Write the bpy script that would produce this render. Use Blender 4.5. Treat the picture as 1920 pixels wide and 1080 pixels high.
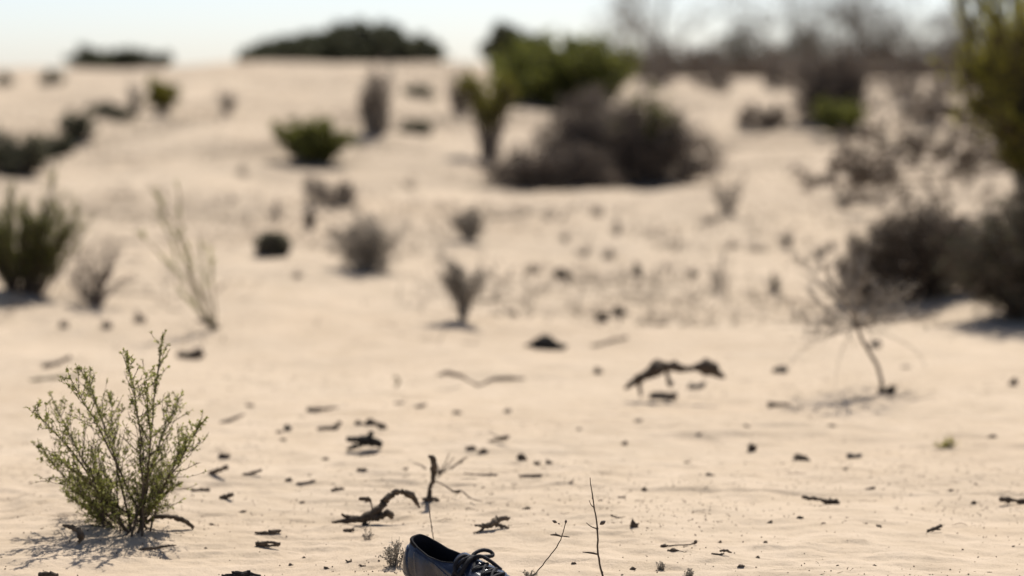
import bpy, math, numpy as np
from mathutils import Vector, Matrix

# ------------------------------------------------------------------ camera, sky, sun, exposure
for o in list(bpy.data.objects):
    bpy.data.objects.remove(o, do_unlink=True)
SC = bpy.context.scene
COL = SC.collection
CAM_H = 0.92
PITCH = math.atan(390.0 / 5333.0)
FPX = 5333.0
cd = bpy.data.cameras.new('camera')
cam = bpy.data.objects.new('camera', cd)
COL.objects.link(cam)
cam.location = (0, 0, CAM_H)
cam.rotation_euler = (math.pi / 2 - PITCH, 0, 0)
cd.sensor_width = 36.0
cd.lens = 100.0
cd.clip_start = 0.05
cd.clip_end = 20000
cd.dof.use_dof = True
cd.dof.focus_distance = 5.22
cd.dof.aperture_fstop = 2.45
SC.camera = cam

SUN_EL, SUN_AZ = math.radians(55), math.radians(15)
w = bpy.data.worlds.new('World')
SC.world = w
w.use_nodes = True
nt = w.node_tree
bg = nt.nodes['Background']
sky = nt.nodes.new('ShaderNodeTexSky')
sky.sky_type = 'NISHITA'
sky.sun_disc = False
sky.sun_elevation = SUN_EL
sky.sun_rotation = SUN_AZ
sky.altitude = 0
sky.air_density = 0.50
sky.dust_density = 0.8
sky.ozone_density = 0.0
bg.inputs['Strength'].default_value = 0.102
nt.links.new(sky.outputs[0], bg.inputs['Color'])
sd = bpy.data.lights.new('sun', 'SUN')
sd.energy = 4.8
sd.angle = math.radians(0.6)
sd.color = (1.0, 0.95, 0.87)
sun = bpy.data.objects.new('sun', sd)
COL.objects.link(sun)
sdir = Vector((math.sin(SUN_AZ) * math.cos(SUN_EL), math.cos(SUN_AZ) * math.cos(SUN_EL), math.sin(SUN_EL)))
sun.rotation_euler = sdir.to_track_quat('Z', 'Y').to_euler()
sun.location = (4, 10, 14)
vs = SC.view_settings
vs.view_transform = 'Standard'
vs.look = 'None'
vs.gamma = 1.0
vs.use_curve_mapping = False
vs.exposure = 0.44
SC.cycles.use_denoising = True
SC.cycles.max_bounces = 8
SC.cycles.transparent_max_bounces = 4

RNG = np.random.default_rng(7)

# ------------------------------------------------------------------ noise and terrain
def _hash(ix, iy, seed):
    n = (ix.astype(np.int64) * 374761393 + iy.astype(np.int64) * 668265263 + seed * 1442695041) & 0xffffffff
    n = ((n ^ (n >> 13)) * 1274126177) & 0xffffffff
    n = n ^ (n >> 16)
    return (n & 0xffff) / 32767.5 - 1.0

def vnoise(x, y, seed=0):
    x = np.asarray(x, float); y = np.asarray(y, float)
    ix = np.floor(x); iy = np.floor(y)
    fx = x - ix; fy = y - iy
    fx = fx * fx * fx * (fx * (fx * 6 - 15) + 10); fy = fy * fy * fy * (fy * (fy * 6 - 15) + 10)
    a = _hash(ix, iy, seed); b = _hash(ix + 1, iy, seed)
    c = _hash(ix, iy + 1, seed); d = _hash(ix + 1, iy + 1, seed)
    return (a * (1 - fx) + b * fx) * (1 - fy) + (c * (1 - fx) + d * fx) * fy

def fbm(x, y, seed, n=3):
    s = 0; a = 1.0
    for i in range(n):
        s = s + a * vnoise(x * 2 ** i + i * 17.3, y * 2 ** i - i * 9.1, seed + i); a *= 0.5
    return s

_cx = np.linspace(-12, 12, 481)
_cz = np.interp(_cx, [-12, -9, -6.2, -5.0, -3.9, -1.3, -0.5, 1.65, 4, 12], [1.06, 1.08, 1.11, 1.10, 1.23, 1.22, 1.16, 0.955, 0.94, 0.93])
_k = np.exp(-0.5 * (np.arange(-30, 31) / 8.0) ** 2); _k /= _k.sum()
_cz = np.convolve(np.pad(_cz, 30, mode='edge'), _k, mode='valid')

def sstep(a, b, x):
    t = np.clip((x - a) / (b - a), 0, 1)
    return t * t * (3 - 2 * t)

MOUNDS = []   # sand banked up round the shrubs: x, y, radius, height
def terr(x, y):
    x = np.asarray(x, float); y = np.asarray(y, float)
    t = np.clip((y - 9) / 33, 0, 1)
    g = t * t / (t + 0.15) * 1.15
    z = np.interp(x, _cx, _cz) * g
    drop = sstep(42.5, 60, y)
    z = z * (1 - drop) + drop * (-0.35 + 0.25 * vnoise(x / 19.0, y / 23.0, 31))
    far = sstep(10.5, 18, y) * (1 - sstep(37, 43, y))
    z = z + 0.085 * far * fbm(x / 2.2, y / 3.2, 3)
    z = z + 0.042 * sstep(7.5, 12, y) * (1 - sstep(38, 43, y)) * fbm(x / 0.7, y / 0.9, 9, 3)
    near = 1 - sstep(13, 20, y)
    z = z + 0.010 * near * fbm(x / 0.55, y / 0.45, 5, 2)
    z = z + 0.0052 * near * fbm(x / 0.13, y / 0.10, 12, 3)
    # low wind scarps: shallow steps whose little face looks to the camera
    q = y + 0.10 * vnoise(x / 0.5, y / 2.0, 41) + 0.03 * vnoise(x / 0.13, 0 * y, 42)
    for y0, hgt, sd_ in ((5.86, 0.010, 50), (6.32, 0.007, 52), (5.62, 0.005, 53)):
        m = np.clip(vnoise(x / 0.45 + 7.7, 0 * y + sd_, sd_) * 1.6, 0, 1)
        z = z + hgt * m * (sstep(y0 - 0.008, y0 + 0.008, q) - sstep(y0 + 0.05, y0 + 0.5, q))
    for mx, my, mr_, mh in MOUNDS:
        z = z + mh * np.exp(-(((x - mx) / mr_) ** 2 + ((y - my) / (mr_ * 1.3)) ** 2))
    # thin wind-cut crust: flat plates with small broken edges, in patches
    cm = sstep(0.0, 0.35, vnoise(x / 0.7 + 3.1, y / 0.55, 71)) * (1 - sstep(7.5, 9, y))
    cr = fbm(x / 0.26, y / 0.085, 73, 3)
    z = z + 0.0038 * cm * (sstep(0.20, 0.30, cr) + 0.7 * sstep(-0.35, -0.27, cr))
    # old dents and half-filled footprints
    dn = vnoise(x / 0.16, y / 0.22, 81)
    z = z - 0.012 * near * sstep(0.45, 0.9, dn) * sstep(0.1, 0.5, vnoise(x / 0.9, y / 1.1, 83))
    # wind ripples
    z = z + 0.0022 * near * np.sin((y + 0.12 * vnoise(x / 0.35, y / 0.3, 61) + 0.1 * x) * 2 * math.pi / 0.085) * (0.4 + 0.6 * np.clip(vnoise(x / 0.6, y / 0.5, 63) + 0.3, 0, 1))
    return z

_fw = np.array([0, math.cos(PITCH), -math.sin(PITCH)]); _up = np.array([0, math.sin(PITCH), math.cos(PITCH)])
def ray(px, py):
    return _fw + np.array([1.0, 0, 0]) * ((px - 960) / FPX) + _up * (-(py - 540) / FPX)

_T = np.concatenate([np.arange(4.0, 12, 0.01), np.arange(12, 60, 0.03)])
def G(px, py):
    """where the line of sight through a photo pixel meets the sand"""
    r = ray(px, py)
    P = r[None, :] * _T[:, None]
    h = P[:, 2] + CAM_H - terr(P[:, 0], P[:, 1])
    i = int(np.argmax(h < 0))
    if h[i] >= 0: i = int(np.argmin(h[:3000]))
    t = _T[i]
    if i > 0 and h[i] < 0:
        t = _T[i - 1] + (_T[i] - _T[i - 1]) * h[i - 1] / (h[i - 1] - h[i])
    p = r * t
    return np.array([p[0], p[1], float(terr(p[0], p[1]))])

_m = []
for px, py, r_, h_ in ((235, 995, 0.15, 0.020), (1654, 738, 0.16, 0.012), (866, 604, 0.18, 0.02), (688, 505, 0.25, 0.035), (876, 460, 0.2, 0.025), (510, 478, 0.22, 0.03), (45, 545, 0.35, 0.05), (178, 573, 0.2, 0.025),
                       (402, 618, 0.16, 0.02), (1690, 560, 0.4, 0.05), (1930, 590, 0.4, 0.04), (588, 305, 0.6, 0.08), (1130, 350, 1.2, 0.05), (740, 1062, 0.06, 0.006), (806, 940, 0.07, 0.006), (612, 380, 0.4, 0.05), (1240, 746, 0.12, 0.010)):
    p_ = G(px, py); _m.append((p_[0], p_[1], r_, h_))
MOUNDS += _m

def PD(px, py, y):
    """point at ground distance y on that line of sight"""
    r = ray(px, py); t = y / r[1]
    p = r * t
    return np.array([p[0], p[1], p[2] + CAM_H])

def onz(x, y):
    return np.array([x, y, float(terr(x, y))])

# ------------------------------------------------------------------ object helpers
def setp(o, label=None, cat=None, group=None, kind=None):
    if label: o['label'] = label
    if cat: o['category'] = cat
    if group: o['group'] = group
    if kind: o['kind'] = kind
    return o

def thing(name, label, cat, loc, group=None):
    o = bpy.data.objects.new(name, None)
    o.empty_display_size = 0.05
    COL.objects.link(o); o.location = tuple(loc)
    return setp(o, label, cat, group)

def mesh(name, V, F, mat, parent=None, smooth=True, loc=None):
    me = bpy.data.meshes.new(name)
    V = np.asarray(V, dtype=np.float64)
    if isinstance(F, np.ndarray):
        n, k = F.shape
        me.vertices.add(len(V)); me.vertices.foreach_set('co', V.ravel())
        me.loops.add(n * k); me.loops.foreach_set('vertex_index', F.ravel().astype(np.int32))
        me.polygons.add(n)
        me.polygons.foreach_set('loop_start', np.arange(0, n * k, k, dtype=np.int32))
        me.polygons.foreach_set('loop_total', np.full(n, k, dtype=np.int32))
        me.update(calc_edges=True)
    else:
        me.from_pydata(V.tolist(), [], [list(f) for f in F]); me.update()
    if smooth:
        me.polygons.foreach_set('use_smooth', np.ones(len(me.polygons), dtype=bool))
    me.materials.append(mat)
    o = bpy.data.objects.new(name, me)
    COL.objects.link(o)
    if parent is not None: o.parent = parent
    if loc is not None: o.location = tuple(loc)
    return o

# ------------------------------------------------------------------ materials
def newmat(name):
    m = bpy.data.materials.new(name); m.use_nodes = True
    return m, m.node_tree, m.node_tree.nodes['Principled BSDF']

def ramp(nt, fac, stops):
    r = nt.nodes.new('ShaderNodeValToRGB')
    while len(r.color_ramp.elements) < len(stops): r.color_ramp.elements.new(0.5)
    for e, (p, c) in zip(r.color_ramp.elements, stops):
        e.position = p; e.color = (*c, 1)
    nt.links.new(fac, r.inputs[0])
    return r.outputs[0]

def noise(nt, scale, detail=3, vec=None, rough=0.55):
    n = nt.nodes.new('ShaderNodeTexNoise')
    n.inputs['Scale'].default_value = scale; n.inputs['Detail'].default_value = detail
    n.inputs['Roughness'].default_value = rough
    if vec is not None: nt.links.new(vec, n.inputs['Vector'])
    return n.outputs[0]

def mixc(nt, f, a, b, mode='MIX'):
    n = nt.nodes.new('ShaderNodeMix'); n.data_type = 'RGBA'; n.blend_type = mode
    for s, v in ((n.inputs[0], f), (n.inputs[6], a), (n.inputs[7], b)):
        if hasattr(v, 'links'): nt.links.new(v, s)
        else: s.default_value = v if not isinstance(v, tuple) else (*v, 1)
    return n.outputs[2]

def sand_material():
    m, nt, b = newmat('sand')
    tc = nt.nodes.new('ShaderNodeTexCoord').outputs['Object']
    c1 = ramp(nt, noise(nt, 0.55, 4, tc), [(0.3, (0.455, 0.362, 0.266)), (0.7, (0.55, 0.452, 0.345))])
    c2 = ramp(nt, noise(nt, 6.5, 5, tc), [(0.3, (0.90, 0.875, 0.83)), (0.7, (1.05, 1.04, 1.03))])
    c = mixc(nt, 1.0, c1, c2, 'MULTIPLY')
    # damp, organic grey staining in patches
    st = ramp(nt, noise(nt, 1.1, 8, tc, 0.72), [(0.36, (0, 0, 0)), (0.64, (0.95, 0.95, 0.95))])
    sep = nt.nodes.new('ShaderNodeSeparateXYZ'); nt.links.new(tc, sep.inputs[0])
    mr = nt.nodes.new('ShaderNodeMapRange'); nt.links.new(sep.outputs['Y'], mr.inputs[0])
    mr.inputs[1].default_value = 8.0; mr.inputs[2].default_value = 17.0; mr.inputs[3].default_value = 0.35; mr.inputs[4].default_value = 1.0
    st = mixc(nt, 1.0, st, mr.outputs[0], 'MULTIPLY')
    c = mixc(nt, st, c, (0.335, 0.268, 0.195))
    # grains: fine pepper
    g = ramp(nt, noise(nt, 340, 2, tc, 0.7), [(0.30, (0.55, 0.5, 0.45)), (0.40, (1, 1, 1)), (0.62, (1, 1, 1)), (0.75, (1.12, 1.1, 1.08))])
    c = mixc(nt, 0.8, c, g, 'MULTIPLY')
    vor = nt.nodes.new('ShaderNodeTexVoronoi'); vor.inputs['Scale'].default_value = 55
    nt.links.new(tc, vor.inputs['Vector'])
    sp = ramp(nt, vor.outputs['Distance'], [(0.05, (0.35, 0.3, 0.25)), (0.12, (1, 1, 1))])
    msk = ramp(nt, noise(nt, 21, 2, tc), [(0.56, (0, 0, 0)), (0.66, (1, 1, 1))])
    c = mixc(nt, msk, c, mixc(nt, 1.0, c, sp, 'MULTIPLY'))
    nt.links.new(c, b.inputs['Base Color'])
    b.inputs['Roughness'].default_value = 0.92
    b.inputs['Specular IOR Level'].default_value = 0.15
    h1 = noise(nt, 28, 6, tc, 0.62); h2 = noise(nt, 420, 2, tc, 0.6)
    ad = nt.nodes.new('ShaderNodeMath'); ad.operation = 'MULTIPLY_ADD'
    nt.links.new(h2, ad.inputs[0]); ad.inputs[1].default_value = 0.12; nt.links.new(h1, ad.inputs[2])
    bp = nt.nodes.new('ShaderNodeBump'); bp.inputs['Strength'].default_value = 0.8; bp.inputs['Distance'].default_value = 0.009
    nt.links.new(ad.outputs[0], bp.inputs['Height']); nt.links.new(bp.outputs[0], b.inputs['Normal'])
    return m

def wood_material(name, c0, c1, scale=60, rough=0.9, bump=0.4):
    m, nt, b = newmat(name)
    tc = nt.nodes.new('ShaderNodeTexCoord').outputs['Object']
    rnd = nt.nodes.new('ShaderNodeNewGeometry').outputs['Random Per Island']
    c = ramp(nt, noise(nt, scale, 5, tc, 0.65), [(0.3, c0), (0.72, c1)])
    v = ramp(nt, rnd, [(0, (0.75, 0.75, 0.75)), (1, (1.25, 1.22, 1.2))])
    c = mixc(nt, 1.0, c, v, 'MULTIPLY')
    nt.links.new(c, b.inputs['Base Color'])
    b.inputs['Roughness'].default_value = rough
    b.inputs['Specular IOR Level'].default_value = 0.2
    if bump:
        bp = nt.nodes.new('ShaderNodeBump'); bp.inputs['Strength'].default_value = bump; bp.inputs['Distance'].default_value = 0.003
        nt.links.new(noise(nt, scale * 2.2, 4, tc), bp.inputs['Height']); nt.links.new(bp.outputs[0], b.inputs['Normal'])
    return m

def leaf_material(name, c0, c1, c2, trans=0.35):
    m, nt, b = newmat(name)
    rnd = nt.nodes.new('ShaderNodeNewGeometry').outputs['Random Per Island']
    c = ramp(nt, rnd, [(0.0, c0), (0.55, c1), (1.0, c2)])
    nt.links.new(c, b.inputs['Base Color'])
    b.inputs['Roughness'].default_value = 0.6
    b.inputs['Specular IOR Level'].default_value = 0.3
    tr = nt.nodes.new('ShaderNodeBsdfTranslucent'); nt.links.new(c, tr.inputs['Color'])
    mx = nt.nodes.new('ShaderNodeMixShader'); mx.inputs[0].default_value = trans
    nt.links.new(b.outputs[0], mx.inputs[1]); nt.links.new(tr.outputs[0], mx.inputs[2])
    nt.links.new(mx.outputs[0], nt.nodes['Material Output'].inputs['Surface'])
    return m

M = {}
M['sand'] = sand_material()
M['bark_dark'] = wood_material('bark_dark', (0.028, 0.021, 0.015), (0.135, 0.104, 0.074), 70)
M['bark_brown'] = wood_material('bark_brown', (0.045, 0.034, 0.024), (0.16, 0.124, 0.088), 70)
M['bark_black'] = wood_material('bark_black', (0.012, 0.011, 0.010), (0.04, 0.035, 0.03), 80)
M['driftwood'] = wood_material('driftwood', (0.065, 0.05, 0.036), (0.17, 0.135, 0.10), 80)
M['grey_twig'] = wood_material('grey_twig', (0.17, 0.147, 0.118), (0.31, 0.27, 0.22), 30, bump=0)
M['dark_twig'] = wood_material('dark_twig', (0.095, 0.077, 0.062), (0.20, 0.163, 0.132), 30, bump=0)
M['pale_twig'] = wood_material('pale_twig', (0.24, 0.21, 0.17), (0.40, 0.355, 0.29), 30, bump=0)
M['straw'] = wood_material('straw', (0.20, 0.17, 0.10), (0.36, 0.31, 0.20), 30, bump=0)
M['stubble'] = wood_material('stubble', (0.09, 0.075, 0.05), (0.20, 0.165, 0.12), 30, bump=0)
M['stone'] = wood_material('stone', (0.07, 0.06, 0.05), (0.16, 0.14, 0.115), 90)
M['leaf_olive'] = leaf_material('leaf_olive', (0.14, 0.15, 0.035), (0.24, 0.245, 0.065), (0.34, 0.335, 0.11), 0.58)
M['leaf_green'] = leaf_material('leaf_green', (0.075, 0.082, 0.018), (0.16, 0.17, 0.036), (0.235, 0.232, 0.062), 0.56)
M['leaf_yellow'] = leaf_material('leaf_yellow', (0.09, 0.088, 0.012), (0.17, 0.155, 0.022), (0.25, 0.22, 0.045), 0.52)
M['leaf_bright'] = leaf_material('leaf_bright', (0.20, 0.19, 0.028), (0.34, 0.31, 0.048), (0.45, 0.40, 0.085), 0.64)
M['leaf_dark'] = leaf_material('leaf_dark', (0.05, 0.052, 0.030), (0.095, 0.097, 0.055), (0.145, 0.143, 0.088), 0.4)
M['leaf_grey'] = leaf_material('leaf_grey', (0.16, 0.142, 0.112), (0.24, 0.213, 0.17), (0.33, 0.295, 0.24), 0.4)
M['leaf_brown'] = leaf_material('leaf_brown', (0.085, 0.066, 0.05), (0.16, 0.126, 0.098), (0.23, 0.184, 0.145), 0.4)

# ------------------------------------------------------------------ the sand: one sheet to the horizon
def build_ground():
    rows = np.concatenate([np.arange(-9, 4.3, 0.6), np.arange(4.4, 5.0, 0.04), np.arange(5.0, 6.7, 0.0065), np.arange(6.7, 8, 0.013), np.arange(8, 14, 0.035), np.arange(14, 44, 0.12),
                           np.arange(44, 80, 0.8), 80 * 1.12 ** np.arange(0, 36)])
    uc = np.linspace(-1, 1, 380)
    ue = np.array([1.12, 1.35, 1.8, 2.6, 4, 7, 14, 30, 80, 300])
    U = np.concatenate([-ue[::-1], uc, ue])
    Wd = np.minimum(0.20 * np.maximum(rows, 4) + 0.35, 30)
    X = U[None, :] * Wd[:, None]
    Y = np.repeat(rows[:, None], len(U), 1)
    Z = terr(X, Y)
    V = np.stack([X, Y, Z], -1).reshape(-1, 3)
    nr, nc = X.shape
    a = (np.arange(nr - 1)[:, None] * nc + np.arange(nc - 1)[None, :]).ravel()
    F = np.stack([a, a + 1, a + 1 + nc, a + nc], -1)
    o = mesh('ground', V, F, M['sand'])
    setp(o, 'pale beige sand rising to a low dune crest', None, None, 'structure')
build_ground()

# ------------------------------------------------------------------ plant geometry
def norm(v):
    return v / np.maximum(np.linalg.norm(v, axis=-1, keepdims=True), 1e-9)

def sweep(P, R, sides=4, caps=False):
    """tubes along N polylines of K points: P (N,K,3), R (N,K)"""
    P = np.asarray(P, float); R = np.asarray(R, float)
    if P.ndim == 2: P = P[None]; R = R[None]
    if caps:
        P = np.concatenate([P[:, :1], P, P[:, -1:]], 1)
        R = np.concatenate([R[:, :1] * 0.02, R, R[:, -1:] * 0.02], 1)
    N, K, _ = P.shape
    T = np.gradient(P, axis=1)
    if caps:
        T[:, 0] = T[:, 2]; T[:, 1] = T[:, 2]; T[:, -1] = T[:, -3]; T[:, -2] = T[:, -3]
    T = norm(T)
    m = norm(T.mean(1)) if K > 1 else T[:, 0]
    ref = np.where(np.abs(m[:, 2:3]) > 0.75, np.array([[1.0, 0.1, 0]]), np.array([[0.05, 0, 1.0]]))
    u = norm(np.cross(T, ref[:, None, :])); v = np.cross(T, u)
    a = np.arange(sides) * 2 * math.pi / sides
    ring = u[:, :, None, :] * np.cos(a)[None, None, :, None] + v[:, :, None, :] * np.sin(a)[None, None, :, None]
    V = P[:, :, None, :] + ring * R[:, :, None, None]
    i = np.arange(N)[:, None, None] * (K * sides) + np.arange(K - 1)[None, :, None] * sides
    s = np.arange(sides)[None, None, :]; s2 = (s + 1) % sides
    F = np.stack([i + s, i + s2, i + s2 + sides, i + s + sides], -1).reshape(-1, 4)
    return V.reshape(-1, 3), F

def join(parts):
    Vs, Fs, o = [], [], 0
    for V, F in parts:
        Vs.append(V); Fs.append(F + o); o += len(V)
    return np.concatenate(Vs), np.concatenate(Fs)

def along(P, t):
    """points and tangents at t (N,) on polylines P (N,K,3)"""
    K = P.shape[1]; f = np.clip(t, 0, 0.9999) * (K - 1); i = f.astype(int); f = (f - i)[:, None]
    n = np.arange(len(P))
    a, b = P[n, i], P[n, i + 1]
    return a + (b - a) * f, norm(b - a)

def stems_to(base, tgt, rng, K=7, bow=0.25, wob=0.03, up=0.5):
    """curved stems from base (N,3) to targets (N,3)"""
    t = np.linspace(0, 1, K)[None, :, None]
    d = tgt - base; L = np.linalg.norm(d, axis=1)[:, None]
    c = base + d * 0.5
    c = c + np.concatenate([-d[:, :2] * bow, d[:, 2:3] * bow * up], 1) + rng.normal(0, 1, d.shape) * L * 0.06
    P = base[:, None] * (1 - t) ** 2 + 2 * c[:, None] * t * (1 - t) + tgt[:, None] * t * t
    w_ = rng.normal(0, 1, P.shape) * (L * wob)[:, None] * np.sin(math.pi * np.clip(t, 0, 1)) ** 0.5
    w_[:, 0] = 0
    return P + w_

def twigs_from(P, k, rng, length, t0=0.3, t1=1.0, ang=0.9, upb=0.3, K=4, droop=0.0, wob=0.05, dist=1.0):
    """k side twigs on each polyline"""
    N = len(P)
    idx = np.repeat(np.arange(N), k)
    t = t0 + (t1 - t0) * rng.random(N * k) ** dist
    s, tan = along(P[idx], t)
    r = norm(rng.normal(0, 1, (N * k, 3)))
    d = norm(tan + r * ang + np.array([0, 0, upb]))
    Ln = (length if np.ndim(length) == 0 else np.asarray(length)[idx]) * (0.45 + 0.75 * rng.random(N * k)) * (1.15 - 0.45 * t)
    tt = np.linspace(0, 1, K)[None, :, None]
    Q = s[:, None] + d[:, None] * tt * Ln[:, None, None]
    Q = Q + rng.normal(0, 1, Q.shape) * (Ln * wob)[:, None, None] * tt
    Q[:, :, 2] += (-droop * Ln[:, None]) * tt[:, :, 0] ** 2
    return Q

def leaves_on(P, n, rng, size, width=0.4, t0=0.15, spread=1.2, upb=0.2, jit=0.0):
    """n diamond leaves in all, scattered along the polylines"""
    i = rng.integers(0, len(P), n)
    s, tan = along(P[i], t0 + (1 - t0) * rng.random(n))
    s = s + rng.normal(0, 1, s.shape) * jit
    d = norm(tan * 0.6 + norm(rng.normal(0, 1, (n, 3))) * spread + np.array([0, 0, upb]))
    sd_ = norm(np.cross(d, rng.normal(0, 1, (n, 3))))
    L = (size * (0.55 + 0.8 * rng.random(n)))[:, None]
    V = np.stack([s, s + d * L * 0.5 + sd_ * L * width * 0.5, s + d * L, s + d * L * 0.5 - sd_ * L * width * 0.5], 1).reshape(-1, 3)
    F = np.arange(n * 4).reshape(-1, 4)
    return V, F

def taper(N, K, r0, r1, rng=None):
    R = np.linspace(1, 0, K)[None, :] ** 0.8 * (r0 - r1) + r1
    R = np.repeat(R, N, 0)
    if rng is not None: R = R * (0.7 + 0.6 * rng.random((N, 1)))
    return R

def crown_targets(shape, n, W, D, H, z0, rng, clump=0, lump=0.2):
    ph = rng.random(n) * 2 * math.pi; rho = np.sqrt(rng.random(n))
    if shape == 'ball':
        v = norm(rng.normal(0, 1, (n, 3))) * (rng.random((n, 1)) ** 0.4)
        T = np.stack([v[:, 0] * W, v[:, 1] * D, H * (z0 + (1 - z0) * (0.5 + 0.5 * v[:, 2]))], 1)
    elif shape == 'fan':
        rho = rho ** 0.75
        z = H * (1 - 0.45 * rho ** 2.2) * (0.35 + 0.65 * rng.random(n) ** 0.6)
        sc = 0.55 + 0.45 * np.sqrt(z / H)
        T = np.stack([W * rho * np.cos(ph) * sc, D * rho * np.sin(ph) * sc, z], 1)
    elif shape == 'column':
        z = H * (z0 + (1 - z0) * rng.random(n) ** 0.7)
        T = np.stack([W * rho * np.cos(ph) * (0.6 + 0.4 * z / H), D * rho * np.sin(ph), z], 1)
    elif shape == 'mound':
        z = H * (0.05 + 0.95 * (1 - rho ** 2) ** 0.7 * rng.random(n) ** 0.15)
        T = np.stack([W * rho * np.cos(ph), D * rho * np.sin(ph), z], 1)
    else:
        top = np.sqrt(np.maximum(1 - rho ** 2.8, 0.0))
        z = H * (z0 + (1 - z0) * top * rng.random(n) ** 0.3)
        T = np.stack([W * rho * np.cos(ph), D * rho * np.sin(ph), z], 1)
    lf = 1 + lump * np.sin(ph * 3 + rng.random() * 6) * 0.6 + lump * np.sin(ph * 5 + rng.random() * 6) * 0.5
    T[:, :2] *= np.clip(lf, 0.6, 1.25)[:, None]
    T[:, 2] *= 1 + lump * 0.7 * np.sin(T[:, 0] / max(W, 1e-6) * 4.1 + rng.random() * 6)
    if clump:
        c = T[rng.integers(0, n, clump)]
        j = rng.integers(0, clump, n)
        T = c[j] * 0.62 + T * 0.38
    return T

_seed = [100]
def shrub(name, label, px, py, w_, h_, shape='dome', n=40, tw=8, tw2=0, lf=0, ls=0.03, lw=0.4, r=0.005, z0=0.08, stem='grey_twig',
          leaf='leaf_grey', dx=0, depth=0.8, spread=0.25, twl=0.22, clump=0, lump=0.2, cat='shrub', loc=None, group=None, t0=0.3,
          droop=0.0, lt0=0.15, bow=0.25, ang=0.9, upb=0.3, parts=('stem', 'twigwork', 'foliage')):
    _seed[0] += 1
    rng = np.random.default_rng(_seed[0])
    base = G(px, py) if loc is None else np.array(loc, float)
    s = base[1] / FPX
    W, H = w_ * s / 2, h_ * s; D = W * depth
    o = thing(name, label, cat, base, group)
    T = crown_targets(shape, n, W, D, H, z0, rng, clump, lump)
    if clump: T[:, :2] *= 1.28; T[:, 2] *= 1.06
    T[:, 0] += dx * s
    gz = terr(base[0] + T[:, 0], base[1] + T[:, 1]) - base[2]
    T[:, 2] = np.maximum(T[:, 2] + gz * np.clip(1.2 - T[:, 2] / max(H, 1e-6), 0, 1), gz + 0.01)
    B = np.stack([T[:, 0] * spread + rng.normal(0, W * 0.03, n), T[:, 1] * spread + rng.normal(0, D * 0.03, n), np.zeros(n)], 1)
    B[:, 2] = terr(base[0] + B[:, 0], base[1] + B[:, 1]) - base[2] - 0.02
    if shape == 'dome': ang, upb = max(ang, 1.25), min(upb, 0.08)
    P = stems_to(B, T, rng, bow=bow)
    V, F = sweep(P, taper(n, P.shape[1], r, r * 0.35, rng), 4)
    mesh(parts[0], V, F, M[stem], o)['kind'] = 'stuff'
    Q = P
    if tw:
        L = np.linalg.norm(T - B, axis=1)
        Q = twigs_from(P, tw, rng, L * twl, t0=t0, droop=droop, ang=ang, upb=upb)
        bits = [sweep(Q, taper(len(Q), 4, r * 0.45, r * 0.18, rng), 3)]
        if tw2:
            Q2 = twigs_from(Q, tw2, rng, (L * twl * 0.55).repeat(tw), t0=0.2, K=3, droop=droop, ang=ang, upb=upb)
            bits.append(sweep(Q2, taper(len(Q2), 3, r * 0.3, r * 0.14, rng), 3))
            Q = Q2
        V, F = join(bits)
        mesh(parts[1], V, F, M[stem], o)['kind'] = 'stuff'
    if lf:
        V, F = leaves_on(Q, lf, rng, ls, lw, t0=lt0)
        mesh(parts[2], V, F, M[leaf], o, smooth=False)['kind'] = 'stuff'
    return o

# ------------------------------------------------------------------ far trees and crest shrubs
def crest(px, y):
    x = (px - 960) / FPX * y
    return onz(x, y)

shrub('crest_shrub', 'small dark shrub on the left dune crest against the sky', 215, 0, 185, 30, n=60, tw=10, lf=5000, ls=0.09, lw=0.6, stem='dark_twig',
      leaf='leaf_dark', loc=crest(222, 41.6), spread=0.6, r=0.01, lump=0.3, clump=14)
shrub('crest_shrub', 'tiny upright dark bush at the left end of the small crest shrub', 170, 0, 42, 40, n=24, tw=8, lf=1100, ls=0.08, lw=0.6, stem='dark_twig',
      leaf='leaf_dark', loc=crest(170, 41.6), r=0.01)
shrub('crest_shrub', 'broad low dark dome of shrub on the skyline, left of the green bush', 690, 0, 300, 66, shape='mound', n=260, tw=8, lf=11000, twl=0.12, ls=0.10, lw=0.6, stem='dark_twig',
      leaf='leaf_dark', loc=crest(690, 42.0), spread=0.8, r=0.010, lump=0.03)
shrub('crest_shrub', 'long low dark shrub sloping down left along the skyline', 540, 0, 270, 42, shape='mound', n=200, tw=8, lf=6500, twl=0.12, ls=0.10, lw=0.6, stem='dark_twig',
      leaf='leaf_dark', loc=crest(578, 41.9), spread=0.8, r=0.010, lump=0.05)
shrub('dark_bush', 'dark rounded bush just left behind the large green bush', 960, 0, 130, 80, n=70, tw=10, lf=5500, ls=0.09, lw=0.6, stem='dark_twig',
      leaf='leaf_dark', loc=crest(968, 39.5), spread=0.5, r=0.012)

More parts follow.
